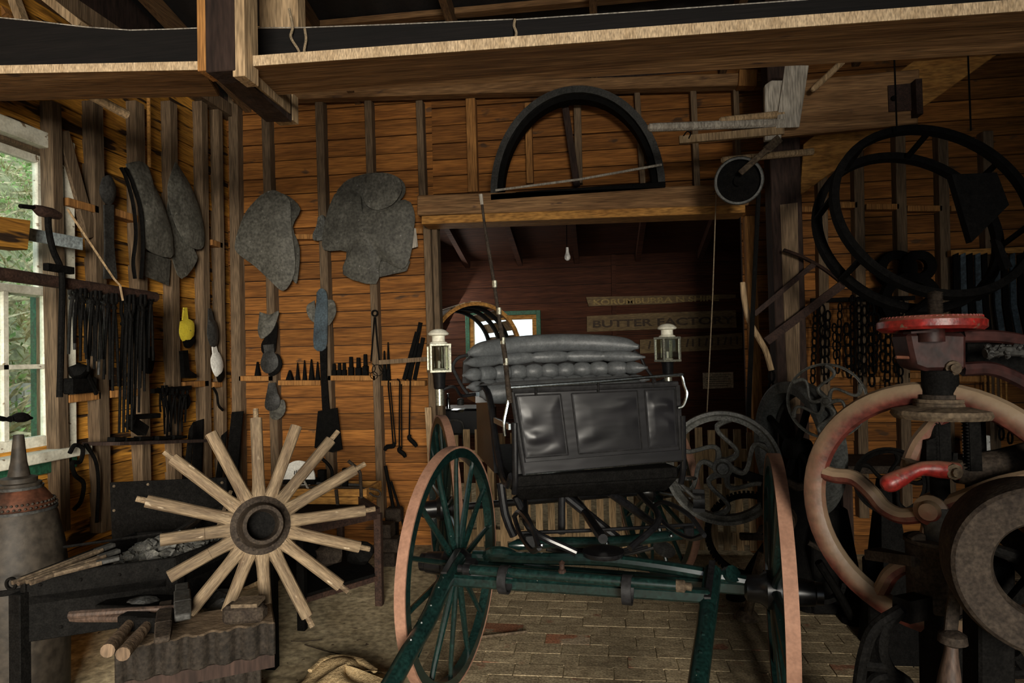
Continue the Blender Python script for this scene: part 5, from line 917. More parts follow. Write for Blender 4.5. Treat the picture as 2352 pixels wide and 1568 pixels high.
# belt pulley at the frame edge
pl = thing('belt_pulley', 'broad rusty cast iron belt pulley standing in front of the drill', 'pulley', V((AY(2380, 1300, 1.6).x, 1.6, 0)))
c = AY(2398, 1300, 1.6); ax = V((-.30, -.95, .03)).normalized(); R = 190 * PXM(c)
MB().ring(c, ax, R, [(0, -.10), (.008, -.04), (.008, .02), (0, .06), (-.008, .066), (-.075, .055), (-.085, .03), (-.02, .0), (-.014, -.10)], 60).build('rim', 'hub_iron', pl)
for k in range(5): a = k * 1.2566 + .3; _, e, u = frame(ax); d = e * math.cos(a) + u * math.sin(a); MB().tube([c, c + d * (R - .02)], [.028, .02], 8, flat=.6).build('spoke', 'iron', pl)
MB().lathe(c - ax * .09, ax, [(.045, 0), (.05, .02), (.05, .15), (.03, .16), (0, .16)], 18).build('hub', 'iron', pl)
MB().bar(c + V((-.05, .12, -.02)), V((c.x - .05, c.y + .18, 0)), .08, .08).build('stand', 'iron', pl, bev=.006); MB().bar(c + ax * .06, c - ax * .3, .04, .04).build('shaft', 'iron', pl)
for pts in ([(2290, 1420), (2270, 1500), (2310, 1540), (2352, 1545)], [(2330, 1500), (2352, 1530), (2400, 1560)]): MB().tube(smoothpts([AY(x, y, 1.95) for x, y in pts], 4), .016, 8).build('brace', 'iron', pl)
# strap with a wooden handle
st = thing('strap_pull', 'dusty leather strap ending in a turned wooden grip', 'strap', AY(2180, 1568, 1.72)); f = lambda x, y: AY(x, y, 1.70)
MB().prism([f(x, y) for x, y in ((2213, 1300), (2210, 1345), (2205, 1420), (2200, 1462), (2170, 1462), (2176, 1400), (2186, 1350), (2204, 1290))], (0, .012, 0)).build('strap', 'hub_iron', st, bev=.003)
MB().lathe(f(2188, 1466), (0, 0, -1), [(.012, -.02), (.030, -.01), (.032, .008), (.014, .018)], 14).build('buckle', 'hub_iron', st)
MB().lathe(f(2186, 1475), (-.10, -.02, -1), [(.013, 0), (.016, .03), (.024, .08), (.028, .12), (.026, .17), (.014, .20), (0, .205)], 14).build('grip', 'dark_handle', st)
# --- hangings on the back wall at the right
hr = thing('hanging_hoop', 'huge dark iron hoop hung from the roof at the right', 'hoop', AY(2150, 680, 3.35)); c = AY(2142, 478, 3.35); ax = V((.10, -1, .36)).normalized()
R = 198 * 3.6 / FPX
MB().ring(c, ax, R, [(0, -.02), (0, .02), (-.035, .02), (-.035, -.02)], 60).build('front_rim', 'iron', hr); MB().ring(c - ax * .24 + V((0, 0, .02)), ax, R * .98, [(0, -.02), (0, .02), (-.04, .02), (-.04, -.02)], 60).build('back_rim', 'iron', hr)
for k in range(8): a = k * .785 + .2; _, e, u = frame(ax); d = e * math.cos(a) + u * math.sin(a); MB().bar(c + d * (R - .02), c + d * (R - .02) - ax * .24, .03, .012).build('cross_bar', 'iron', hr)
MB().prism([AY(x, y, 3.45) for x, y in ((2186, 400), (2290, 396), (2318, 470), (2232, 556))], (0, .05, 0)).build('chute_board', 'iron', hr)
MB().prism([AY(x, y, 3.30) for x, y in ((2285, 548), (2300, 556), (2326, 612), (2310, 620))], (0, .04, 0)).build('lug_plate', 'iron', hr)
for x in (2060, 2230): MB().tube([AY(x, 300, 3.42), V((AY(x, 300, 3.42).x, 3.42, roofz(3.42)))], .004, 6).build('hanger', 'iron', hr)
# diagonal iron frame
ir = thing('iron_frame', 'rusty curved iron arm with two straight braces on the roof post', 'iron frame', AY(1800, 800, 4.22)); f = lambda x, y: AY(x, y, 4.22)
MB().tube(smoothpts([f(x, y) for x, y in ((1800, 574), (1838, 588), (1880, 610), (1912, 632), (1938, 654))], 4), .022, 8, flat=.5).build('curved_arm', 'rust', ir)
MB().bar(f(1936, 652), f(1760, 784), .05, .02, up=(0, 1, 0)).build('brace', 'rust', ir, smooth=0); MB().bar(f(1870, 606), f(1732, 722), .03, .02, up=(0, 1, 0)).build('brace', 'rust', ir, smooth=0)
MB().tube(smoothpts([AY(x, y, 4.2) for x, y in ((1706, 648), (1710, 690), (1722, 738), (1744, 778), (1760, 808), (1772, 850))], 4), [.016, .017, .018, .018, .018, .018] + [.018] * 15, 8).build('scythe_snath', 'pale_wood', label='pale bent wooden scythe handle leaning by the doorway', cat='snath')
# chains
lk = MB().tube([V((math.cos(a) * .020, 0, math.sin(a) * .034)) for a in [2 * math.pi * i / 10 for i in range(11)]], .0062, 5, cap=False); lme = bpy.data.meshes.new('link'); lme.from_pydata(lk.v, [], lk.f); lme.shade_smooth(); lme.materials.append(MATS['iron'])
def chain(x, y0, y1, Y, lab, g, sc=1.0, sway=0):
    a = AY(x, y0, Y); b = AY(x + sway, y1, Y); t = thing('chain', lab, 'chain', b, g); L_ = (a - b).length; n = max(3, int(L_ / (.055 * sc)))
    for i in range(n):
        o = bpy.data.objects.new('link', lme); COL.objects.link(o); o.parent = t; o.location = (a - b) * (i + .5) / n; o.scale = (sc,) * 3; o.rotation_euler = (0, 0, (i % 2) * 1.57 + .5)
rc = random.Random(12)
for n_, x in enumerate(range(1874, 2090, 14)): chain(x, 690 + rc.uniform(-20, 60), 860 + rc.uniform(-40, 50), 4.90 - rc.uniform(0, .06), 'heavy dark iron chain on the wall rail, ' + ORD[n_] + ' from the roof post', 'chains hanging on the wall', rc.uniform(.9, 1.3), rc.uniform(-8, 8))
chain(2320, 930, 1020, 4.8, 'longer dark iron chain hanging beyond the drill pillar', 'chains beyond the drill', 1.2); chain(2300, 930, 1010, 4.85, 'shorter dark iron chain hanging beyond the drill pillar', 'chains beyond the drill', 1.2)
chain(1772, 850, 960, 4.2, 'short dark chain hanging on the roof post', None, 1.1); chain(1895, 985, 1060, 4.9, 'thin hook chain hanging under the small handwheel', None, .8)
MB().bar(AY(1862, 690, 4.92), AY(2100, 684, 4.92), .03, .03).build('chain_rail', 'iron', label='dark iron rail on the wall carrying the chains', cat='rail')
for i, x in enumerate((2196, 2212, 2228, 2246, 2262, 2290, 2308, 2326, 2344)):
    MB().prism([AY(x + dx, y, 4.88 - .01 * (i % 2)) for dx, y in ((-6, 585), (6, 580), (10, 700), (12 + 2 * i, 782), (-2 + 2 * i, 784), (-4, 700))], (0, .018, 0)).build('steel_strap', 'blue_steel' if i % 2 else 'iron', label=('bluish' if i % 2 else 'black') + ' steel strip hung on the yellow rail beyond the drill, ' + ORD[i] + ' from the horse collars', cat='strip', group='steel strips hung beyond the drill', smooth=0)
MB().bar(AY(2180, 582, 4.92), AY(2400, 572, 4.92), .05, .04).build('strip_rail', 'yellow_wood', label='yellow wooden rail on the wall carrying the steel strips', cat='rail')
for k, (x, y, rx, rz) in enumerate(((2058, 618, .10, .13), (2108, 612, .08, .11), (2090, 690, .16, .12))):
    MB().ring(AY(x, y, 4.92 - .075 * k), (.05, 1, .05), rx, [(-.03, -.03), (.03, -.03), (.035, .03), (-.03, .03)], 24).build('harness_collar', 'iron', label=('black padded horse collar hung above the chains', 'smaller black horse collar with a pale ring hung next to another', 'wide black horse collar hung lowest above the chains')[k], cat='collar')
for i, x in enumerate(range(2262, 2320, 12)):
    MB().tube([AY(x, 850, 4.9), AY(x + 2, 930, 4.9)], .007, 6).build('hanging_rod', 'yellow_wood', label='thin pale rod hung behind the drill arm, ' + ORD[i] + ' from the drill pillar', cat='rod', group='thin rods behind the drill')
MB().mm(V((AY(2230, 1040, 4.6).x, 4.6, p0.z)), AY(2275, 1000, 4.6) + V((0, .1, 0))).build('white_tin', 'white_paint', label='small pale tin on the bench behind the drill', cat='tin', bev=.004)
c = AY(2045, 1105, 3.4); t = thing('spoked_wheel', 'small black spoked iron wheel behind the red flywheel', 'grinder', V((c.x, c.y, 0)))  # small spoked wheel carried on a stand
swheel(t, c, (CAM - c).normalized(), 68 * 3.6 / FPX, .03, .018, 5, .012, 'iron', amp=.05, hub=.18, nm='rim'); MB().bar(c + V((0, .06, 0)), V((c.x, c.y + .06, 0)), .06, .06, w2=.3, h2=.2).build('stand', 'iron', t)
MB().bar(c, c + V((0, .08, 0)), .03, .03).build('axle', 'iron', t)
# --- things in the back room
ar = thing('slatted_hood', 'half round slatted wagon hood standing in the back room', 'hood', AY(1090, 800, 6.2)); c = AY(1088, 800, 5.9); ax = V((-.45, .89, 0)).normalized(); sx = V((ax.y, -ax.x, 0)); R = .42
for k in range(9):
    a = math.pi * (k + .5) / 9; d = sx * math.cos(a) + UP * math.sin(a); MB().bar(c + d * R - ax * .1, c + d * R + ax * .85, .10, .012, up=d).build('slat', 'pale_wood' if k % 3 else 'stud', ar, smooth=0)
for t, m in ((-.1, 'yellow_wood'), (.2, 'iron'), (.45, 'iron'), (.8, 'iron')): MB().ring(c + ax * t, -ax, R - .014, [(-.02, -.025), (.012, -.025), (.012, .025), (-.02, .025)], 30, 0, math.pi, e1=sx).build('hoop', m, ar)
for s in (-1, 1):
    for t in (-.05, .75): p = c + sx * (s * (R - .01)) + ax * t; MB().bar(p, V((p.x, p.y, 0)), .04, .04).build('post', 'stud', ar, smooth=0)
bt = thing('black_trap', 'black painted trap body with bright fittings behind the picket gate', 'trap', AY(1050, 1100, 5.6)); ORI[bt].z = 0; bt.location.z = 0
MB().mm(AY(1004, 1000, 5.6), AY(1120, 938, 5.6) + V((0, .5, 0))).build('body', 'black_paint', bt, bev=.02); p = AY(1055, 945, 5.65)
MB().lathe(p, (0, 0, 1), [(.07, 0), (.08, .02), (.05, .03), (0, .03)], 20).build('dish', 'chrome', bt); MB().lathe(AY(1030, 938, 5.6), (0, 0, 1), [(.02, 0), (.012, .05), (.02, .08), (.008, .10), (.012, .13), (0, .135)], 12).build('finial', 'chrome', bt); MB().lathe(AY(1058, 930, 5.62), (0, 0, 1), [(.03, 0), (.03, .05), (.015, .06), (0, .06)], 12).build('cap', 'iron_grey', bt)
MB().tube(smoothpts([AY(x, y, 5.55) for x, y in ((1005, 970), (1050, 965), (1064, 980), (1064, 1020))], 4), .012, 6).build('rail', 'iron_grey', bt)
p = AY(1062, 1000, 5.8)
for dx in (-.15, .25): MB().bar((p.x + dx, p.y, 0), (p.x + dx, p.y, p.z), .05, .05).build('support', 'black_paint', bt)
MB().bar(AY(1010, 745, YB + .03), AY(1004, 690, YB + .03), .02, .02).build('red_stick', 'red_paint', label='thin red stick sticking out behind the door post', cat='stick')
# signs on the rear wall
YS = YR - .06
def sign(px, lab, body, m_t, tp, size, wpx, arrow=False, th=.02, bold=.002):
    P = [AY(x, y, YS) for x, y in px]; s = thing('painted_sign', lab, 'sign', P[0]); MB().prism(P, (0, th, 0)).build('board', 'sign_board', s, smooth=0)
    if body:
        a = AY(*tp[0], YS - .003); b = AY(*tp[1], YS - .003); t = text('lettering', body, a, size, m_t, s, right=(b - a), up=(0, 0, 1), bold=bold)
        w = max(v.co.x for v in t.data.vertices) - min(v.co.x for v in t.data.vertices); k = (b - a).length / max(.01, w); r = (b - a).normalized(); o = a - ORI[s]
        for v in t.data.vertices: d = (v.co - o).dot(r); v.co += r * (d * (k - 1))
    return s
sign([(1346, 682), (1640, 676), (1690, 676), (1690, 684), (1600, 690), (1540, 697), (1352, 703)], 'narrow weathered sign board with faded pale lettering, topmost of three', 'KORUMBURRA N SHIRE', 'sign_pale', ((1362, 700), (1650, 690)), .085, 0)
sign([(1348, 726), (1480, 719), (1690, 712), (1692, 752), (1500, 756), (1348, 762)], 'broad weathered BUTTER FACTORY sign board with dark lettering', 'BUTTER FACTORY', 'sign_paint', ((1360, 752), (1685, 742)), .115, 0, bold=.003)
SG3 = sign([(1470, 780), (1600, 772), (1705, 764), (1705, 800), (1600, 806), (1470, 812)], 'lowest weathered sign board, lettering worn away to faint strokes', None, 'sign_paint', ((1480, 808), (1700, 794)), .10, 0)
for k in range(15):
    x = 1490 + k * 14.5; y = 801 - k * .75; MB().bar(AY(x, y, YS - .003), AY(x + (4 if k % 3 == 0 else 0), y - 18, YS - .003), .004, .02).build('faint_stroke', 'sign_paint', SG3, smooth=0)
sgn = thing('wall_notice', 'small pale printed notice pinned on the rear wall under the signs', 'notice', AY(1650, 892, YS)); MB().prism([AY(x, y, YS) for x, y in ((1614, 856), (1684, 854), (1685, 890), (1615, 893))], (0, .006, 0)).build('sheet', 'paper', sgn, smooth=0)
for k in range(6): MB().bar(AY(1622 + (14 if k == 0 else 0), 861 + k * 5, YS - .004), AY(1678 - 6 * (k % 2), 860 + k * 5, YS - .004), .002, .009).build('printed_line', 'print_grey', sgn, smooth=0)
# picket gate across the doorway
gt = thing('picket_gate', 'unpainted picket fence gate closing the doorway behind the buggy', 'gate', V(((DX0 + DX1) / 2, YB - .02, 0))); zt = AY(1040, 985, YB - .02).z; rp_ = random.Random(2)
x = DX0 + .02; k = 0
while x < DX1 + .1:
    MB().mm((x, YB - .03, .02), (x + .052, YB - .01, zt - rp_.uniform(0, .05))).build('picket', 'picket', gt, smooth=0); x += .093; k += 1
for yy in (1046, 1232): z = AY(1400, yy, YB).z; MB().mm((DX0 - .05, YB - .01, z - .045), (DX1 + .12, YB + .022, z + .045)).build('rail', 'picket', gt, smooth=0)
MB().bar(AY(984, 935, SF - .06), AY(996, 1150, SF - .06), .05, .03, up=(0, 1, 0)).build('leaning_lath', 'pale_wood', label='short pale lath leaning on the door post behind the left wheel', cat='lath', smooth=0)
# ================================================================== forge, bench and tools at the left
# dismantled wheel: hub with bare spokes
YW = 2.36
hubc = AY(598, 1206, YW); axw = (CAM - hubc); axw.z += .10; axw = (axw + V((.22, 0, -.05))).normalized()
wl_ = thing('spoked_hub', 'weathered wheel hub with sixteen bare spokes and no rim', 'wheel hub', V((hubc.x, hubc.y, .45)))
tips = ((588, 960, 9), (681, 978, 0), (760, 1010, 11), (816, 1078, 11), (838, 1172, 10), (826, 1256, 10), (782, 1345, 9), (706, 1416, 10), (612, 1418, 0), (508, 1440, 0), (434, 1408, 0), (388, 1325, 0), (368, 1240, 0), (336, 1150, 8), (396, 1052, 9), (484, 994, 0))
for x, y, tn in tips:
    p = AP(x, y, hubc, axw); d = (p - hubc).normalized(); L_ = (p - hubc).length; sd = axw.cross(d)
    r_ = [.034, .031, .028, .026, .0235, .023, .0225, .0225, .0225, .0225, .0225, .0225, .0225]
    so = MB().tube([ORI[wl_] + q for q in smoothpts([V((t, 0, 0)) for t in (.085, .13, .19, L_ * .6, L_)], 3)], r_, 10, flat=.85).build('spoke', 'spoke_wood', wl_)   # grain runs along the spoke
    M = Matrix((d, sd, d.cross(sd))).transposed().to_4x4(); M.translation = hubc - ORI[wl_]; so.matrix_local = M
    o = wl_
    if tn: MB().tube([p - d * .005, p + d * (tn * .0042)], .0105, 8).build('tenon', 'spoke_wood', wl_)
MB().lathe(hubc - axw * .11, axw, [(.05, 0), (.068, .02), (.085, .05), (.102, .07), (.102, .125), (.098, .132)], 36).build('nave', 'hub_iron', wl_)
MB().lathe(hubc + axw * .012, axw, [(.03, 0), (.108, .004), (.108, .012), (.100, .016), (.086, .018), (.080, .03), (.076, .075), (.072, .125), (.069, .135), (.056, .135), (.052, .12), (.048, .03), (0, .028)], 36).build('iron_nose', 'hub_iron', wl_)
MB().lathe(hubc + axw * .045, axw, [(.049, 0), (.049, .004), (0, .004)], 24).build('bore', 'iron', wl_)
_, e, u = frame(axw)
for k in range(8): a = k * math.pi / 4 + .3; MB().lathe(hubc + (e * math.cos(a) + u * math.sin(a)) * .088 + axw * .026, axw, [(.008, 0), (.006, .006), (0, .008)], 8).build('rivet', 'hub_iron', wl_)
# forge hearth
zf = .70
fg = thing('forge_hearth', 'black riveted iron forge hearth on legs with a back plate', 'forge', (-1.65, 2.7, 0))
fl_ = AZ(45, 1330, zf); fr_ = AZ(402, 1286, zf); bk = V((.12, .55, 0)); br_ = fr_ + bk; bl_ = fl_ + V((.0, .62, 0))
def wallp(a, b, h, t, nm): s = MB(); n = V((b - a).y * -1 if False else 0, ) if False else None; return MB().hexa([a + UP * .01, b + UP * .01, b + UP * .01 + t, a + UP * .01 + t, a - UP * h, b - UP * h, b - UP * h + t, a - UP * h + t]).build(nm, 'iron', fg, smooth=0, bev=.003)
wallp(fl_, fr_, .24, V((0, .02, 0)), 'front_plate'); wallp(fr_, br_, .24, V((-.02, 0, 0)), 'side_plate'); wallp(fl_, bl_, .24, V((.02, 0, 0)), 'side_plate'); wallp(bl_, br_, .24, V((0, -.02, 0)), 'rear_plate')
MB().hexa([p - UP * .07 for p in (fl_, fr_, br_, bl_)] + [p - UP * .10 for p in (fl_, fr_, br_, bl_)]).build('bed', 'iron', fg, smooth=0)
MB().prism([AY(x, y, br_.y + .02) for x, y in ((252, 1108), (520, 1096), (524, 1250), (258, 1262))], (0, .012, 0)).build('back_plate', 'iron', fg, smooth=0)
for p in (fl_, fr_, br_, bl_): MB().mm((p.x - .025, p.y - .025, 0), (p.x + .025, p.y + .025, p.z - .05)).build('leg', 'iron', fg, bev=.003)
for k in range(9): t = k / 8; p = fl_.lerp(fr_, t) - UP * (.03 if k % 2 else .20); MB().lathe(p, (0, -1, 0), [(.008, 0), (.006, .005), (0, .006)], 6).build('rivet', 'iron', fg)
for x, y in ((262, 1116), (262, 1172), (340, 1112), (510, 1108), (520, 1180), (420, 1235)): MB().lathe(AY(x, y, br_.y + .02), (0, -1, 0), [(.008, 0), (.006, .005), (0, .006)], 6).build('rivet', 'dusty_iron', fg)
MB().bar(AY(470, 1178, br_.y), AZ(395, 1240, zf + .02), .03, .02).build('corner_strap', 'hub_iron', fg)
MB().tube([AY(530, 1128, 3.05), AY(462, 1320, 2.75)], .010, 6).build('prop_rod', 'spoke_wood', fg)
rk = random.Random(8); heap = MB(); cen = fl_.lerp(br_, .62)
def hz(p): q = (p - cen); return zf - .06 + .085 * max(0, 1 - (q.x / .40) ** 2 - (q.y / .28) ** 2)
for i in range(420):
    a = fl_.lerp(fr_, .22 + .76 * rk.random()); p = a + V((0, .04 + .48 * rk.random(), 0)); p.z = hz(p) - .012; s = rk.uniform(.011, .026); heap.blob(p, (s, s, s * .8), i, 1, .3)
heap.build('coal_heap', 'coal', label='heap of grey black coal filling the forge hearth', cat='coal', kind='stuff', smooth=0)
for i in range(40):
    a = fl_.lerp(fr_, .35 + .6 * rk.random()); p = a + V((0, .05 + .3 * rk.random(), 0)); p.z = hz(p) + .012; s = rk.uniform(.018, .032); MB().blob(p, (s, s, s * .8), i, 1, .3).build('coal_lump', 'coal', label='grey lump of coal lying on top of the forge heap', cat='coal', group='coal lumps on the forge', smooth=0)
for k, (p, q, lab) in enumerate((((28, 1338), (230, 1262), 'long fire tong lying over the left edge of the forge, uppermost'), ((60, 1336), (238, 1276), 'long fire tong lying over the left edge of the forge, middle one'), ((80, 1326), (234, 1290), 'long fire tong lying over the left edge of the forge, lowest'), ((145, 1256), (372, 1224), 'thin poker lying across the coal towards the bare spokes'), ((388, 1228), (520, 1150), 'straight black rod leaning up from the coal to the back plate'))):
    A = AZ(*p, zf + .03); B = AZ(*q, zf + (.05 if k < 4 else .20)); d = (B - A); s = d.cross(UP).normalized()
    t = thing('fire_iron', lab, 'fire iron', A.lerp(B, .5)); MB().tube([A, B], .0085 if k < 3 else .006, 6).build('rod', 'dusty_iron' if k < 3 else 'iron', t)
    if k < 3: MB().tube([A + s * .03, B + s * .012], .0085, 6).build('rod', 'dusty_iron', t); MB().bar(B - d.normalized() * .02, B + d.normalized() * .06, .03, .016).build('jaw', 'iron_grey', t, bev=.003)
# riveted vessel under the window
vc = AY(44, 1200, 2.60); sc = PXM(vc)
ve = thing('copper_vessel', 'tall tapering iron vessel with copper shoulder and narrow spout', 'vessel', V((vc.x, vc.y, 0)))
def vz(y): return AY(44, y, 2.60).z
MB().lathe(V((vc.x, vc.y, 0)), UP, [(r * sc, max(0, z)) for r, z in ((90, 0), (96, .05), (98, vz(1420)), (96, vz(1330)), (88, vz(1250)), (74, vz(1180)), (66, vz(1162)))], 40).build('body', 'vessel_iron', ve)
MB().lathe(V((vc.x, vc.y, 0)), UP, [(r * sc, vz(y)) for r, y in ((68, 1166), (70, 1160), (64, 1146), (52, 1128), (44, 1118), (40, 1114))], 40).build('shoulder', 'copper', ve)
MB().lathe(V((vc.x, vc.y, 0)), UP, [(r * sc, vz(y)) for r, y in ((40, 1122), (44, 1116), (44, 1108), (36, 1106), (36, 1096), (22, 1092), (16, 1060), (11, 1004), (10, 998), (7, 998), (7, 1010))], 28).build('spout', 'vessel_iron', ve)
for y, r in ((1118, 45), (1168, 72)): MB().ring(V((vc.x, vc.y, vz(y))), UP, r * sc, [(-.004, -.006), (.005, -.006), (.005, .006), (-.004, .006)], 40).build('band', 'iron_grey', ve)
rv = MB()
for k in range(44):
    for j in (0, 1): a = 2 * math.pi * (k + .5 * j) / 44; y = 1150 + j * 9; r = (68 + j * 4) * sc; rv.blob(V((vc.x + math.cos(a) * r, vc.y + math.sin(a) * r, vz(y))), .006, k, 1, 0)
rv.build('rivets', 'vessel_iron', ve)
MB().ring(V((vc.x, vc.y, vz(1330))), UP, 97 * sc, [(-.004, -.012), (.004, -.012), (.004, .012), (-.004, .012)], 40).build('lower_band', 'iron', ve)
MB().ring(AY(26, 1340, 2.41), (0, 1, 0), .022, [(-.005, -.005), (.005, -.005), (.005, .005), (-.005, .005)], 20).build('ring_handle', 'iron', ve)
# swage block on a stand, hammers on it
zs = .60
def swage(front, right, dep, h, z, n, nm, lab, mtl):
    a, b = front; d = (b - a); nrm = V((-d.y, d.x, 0)).normalized(); pts = []
    for i in range(n):           # scalloped front edge
        t0 = i / n; w = 1 / n; rr_ = .30 * w * d.length
        for j in range(9):
            tt = j / 8; cut = math.sin(math.pi * min(1, max(0, (tt - .22) / .56))) * .95 * rr_ if 0 < j < 8 else 0
            pts.append(a.lerp(b, t0 + w * tt) + nrm * cut)
    pts += [b + nrm * .03, b + nrm * dep, a + nrm * dep]
    pts = [p - UP * h for p in pts]; return MB().prism(pts, UP * h).build(nm, mtl, label=lab, cat='swage block', bev=.008)
A = AZ(262, 1492, zs); B = AZ(632, 1428, zs)
swage((A, B), None, .22, .115, zs, 6, 'swage_block', 'heavy scalloped iron swage block carrying the hammers', 'block_iron')
A2 = AZ(270, 1590, zs - .165); B2 = AZ(600, 1518, zs - .165)
swage((A2, B2), None, .20, .12, zs - .165, 6, 'swage_block', 'second scalloped iron block stacked under the upper swage block', 'block_iron')
stn = thing('block_stand', 'low timber stand under the stacked swage blocks', 'stand', V(((A.x + B.x) / 2, A.y + .1, 0)))
d = (B2 - A2); nrm = V((-d.y, d.x, 0)).normalized(); q = [A2 + nrm * .03, B2 + nrm * .03, B2 + nrm * .17, A2 + nrm * .17]
MB().hexa([V((p.x, p.y, zs - .28)) for p in q] + [V((p.x, p.y, zs - .34)) for p in q]).build('top', 'dark_timber', stn, smooth=0)
for p in q: pc = p.lerp((A2 + B2) / 2 + nrm * .14, .08); MB().mm((pc.x - .03, pc.y - .03, 0), (pc.x + .03, pc.y + .03, zs - .33)).build('leg', 'dark_timber', stn, smooth=0)
MB().hexa([p - UP * .118 for p in (A + nrm * .03, B + nrm * .03, B + nrm * .18, A + nrm * .18)] + [p - UP * .166 for p in (A + nrm * .03, B + nrm * .03, B + nrm * .18, A + nrm * .18)]).build('packing', 'dark_timber', stn, smooth=0)
def hammer(p, q, hp, hq, zz, hw, lab, m='spoke_wood', r=.016, headm='hub_iron'):
    A = AZ(*p, zz); B = AZ(*q, zz); t = thing('hammer', lab, 'hammer', A.lerp(B, .5)); d = (B - A).normalized()
    MB().tube([A, A.lerp(B, .1), A.lerp(B, .6), B], [r * .95, r * 1.1, r * .95, r * .8], 10, flat=.85).build('handle', m, t)
    H0 = AZ(*hp, zz); H1 = AZ(*hq, zz); c_ = (H0 + H1) / 2; dd = (H1 - H0)
    MB().bar(c_ - dd * .5, c_ - dd * .15, hw * .85, hw * .85).bar(c_ - dd * .2, c_ + dd * .2, hw, hw).bar(c_ + dd * .15, c_ + dd * .5, hw, hw, w2=hw * .9, h2=hw * .4).build('head', headm, t, bev=.004)
hammer((160, 1412), (402, 1396), (418, 1352), (420, 1418), zs + .05, .055, 'hammer with a long dark handle and pale upright head near the spokes', 'dark_handle', headm='iron_grey')
hammer((165, 1418), (372, 1420), (382, 1392), (372, 1470), zs + .035, .05, 'hammer with a dark handle and a greenish head at the block edge', 'dark_handle', headm='hub_iron')
for k, (p, q) in enumerate((((298, 1432), (247, 1494)), ((338, 1436), (282, 1502)))):
    A_ = AZ(*p, zs + .03); B_ = AZ(*q, zs + .03); th2 = thing('sledge_hammer', ('sledge hammer with a thick handle end over the swage block, beside the forge', 'sledge hammer with a thick handle end over the swage block, beside the greenish hammer')[k], 'hammer', A_.lerp(B_, .5))
    MB().tube([A_, A_.lerp(B_, .5), B_], [.016, .020, .021], 12).build('handle', 'handle_wood', th2); MB().box(A_ + V((0, .02, .0)), (.09, .05, .05)).build('head', 'iron', th2, bev=.005)
t = thing('sledge', 'heavy chipped sledge hammer head lying on the swage block corner', 'sledge', AZ(562, 1420, zs)); c_ = AZ(562, 1408, zs + .035)
MB().bar(c_ - V((.07, 0, 0)), c_ + V((.07, .01, .0)), .07, .065, w2=.06, h2=.05).build('head', 'hub_iron', t, bev=.012); MB().prism([c_ + V((-.03, -.036, .03)), c_ + V((.065, -.036, .035)), c_ + V((.06, .03, .04)), c_ + V((-.03, .03, .035))], V((0, 0, .012))).build('chipped_face', 'dusty_iron', t)
MB().blob(AY(330, 1388, 2.35), (.075, .05, .03), 3, 3, .05).build('rock', 'rock', label='flat black rock lying behind the hammer handles', cat='rock', smooth=0)
p = AZ(505, 1392, .62); MB().blob(AY(505, 1395, 2.62), (.085, .07, .075), 5, 3, .06).build('rock', 'rock', label='rough black lump of coal behind the lower spokes', cat='rock', smooth=0)
bp = AY(505, 1440, 2.62); MB().mm((bp.x - .12, bp.y - .1, 0), (bp.x + .12, bp.y + .12, bp.z)).build('timber_block', 'dark_timber', label='dark timber block carrying the black lump behind the spokes', cat='block', bev=.006)
bp = AY(330, 1400, 2.35); MB().mm((bp.x - .16, bp.y - .06, zs - .02), (bp.x + .10, bp.y + .06, bp.z - .01)).build('iron_slab', 'iron', label='black iron slab under the flat black rock', cat='slab', bev=.004)
# coil spring and pipe between forge and bench
sx_ = []; b0 = AY(478, 1362, 2.85); b1 = AY(470, 1290, 2.85)
for i in range(97): a = i / 8 * 2 * math.pi / 1.0; sx_.append(b0.lerp(b1, i / 96) + V((math.cos(a), math.sin(a), 0)) * .035)
MB().tube([V((sx_[0].x, sx_[0].y, 0.0)) + V((0, 0, .012))] + sx_ if False else sx_, .0065, 6).build('coil_spring', 'hub_iron', label='rusty coil spring standing behind the spokes', cat='spring')
bp = b0; MB().mm((bp.x - .06, bp.y - .06, 0), (bp.x + .06, bp.y + .06, bp.z - .004)).build('timber_block', 'dark_timber', label='dark timber block under the rusty coil spring', cat='block', bev=.006)
MB().tube(smoothpts([AY(x, y, 2.95) for x, y in ((508, 1290), (540, 1298), (575, 1306), (600, 1330), (560, 1345), (530, 1330))], 4), .020, 10).build('bent_pipe', 'pale_wood', label='pale bent pipe end behind the lower spokes', cat='pipe')
# steel bench
la = AZ(872, 1390); lb_ = AZ(695, 1450); zt_ = AP(880, 1178, la, (0, 1, 0)).z
tb = thing('steel_bench', 'rusty angle iron bench carrying a plank box and rods', 'bench', V(((la.x + lb_.x) / 2 - .3, (la.y + lb_.y) / 2 + .1, 0)))
dl_ = V((-.62, .62, 0)); cs = [la, lb_, lb_ + V((-.55, .75, 0)), la + V((-.55, .75, 0))]
for p in cs: MB().mm((p.x - .022, p.y - .022, 0), (p.x + .022, p.y + .022, zt_)).build('leg', 'rust' if p is not lb_ else 'iron', tb, bev=.003)
for i in range(4): a, b = cs[i], cs[(i + 1) % 4]; MB().bar(a + UP * zt_, b + UP * zt_, .03, .06).build('top_rail', 'rust', tb, smooth=0); MB().bar(a + UP * .17, b + UP * .17, .025, .03).build('low_rail', 'rust', tb, smooth=0)
MB().hexa([p + UP * (zt_ - .02) for p in cs] + [p + UP * (zt_ - .03) for p in cs]).build('tray', 'iron', tb, smooth=0)
MB().hexa([p + UP * .20 for p in cs] + [p + UP * .185 for p in cs]).build('shelf', 'iron', tb, smooth=0)
rm = random.Random(6)
zt2 = zt_ + .01
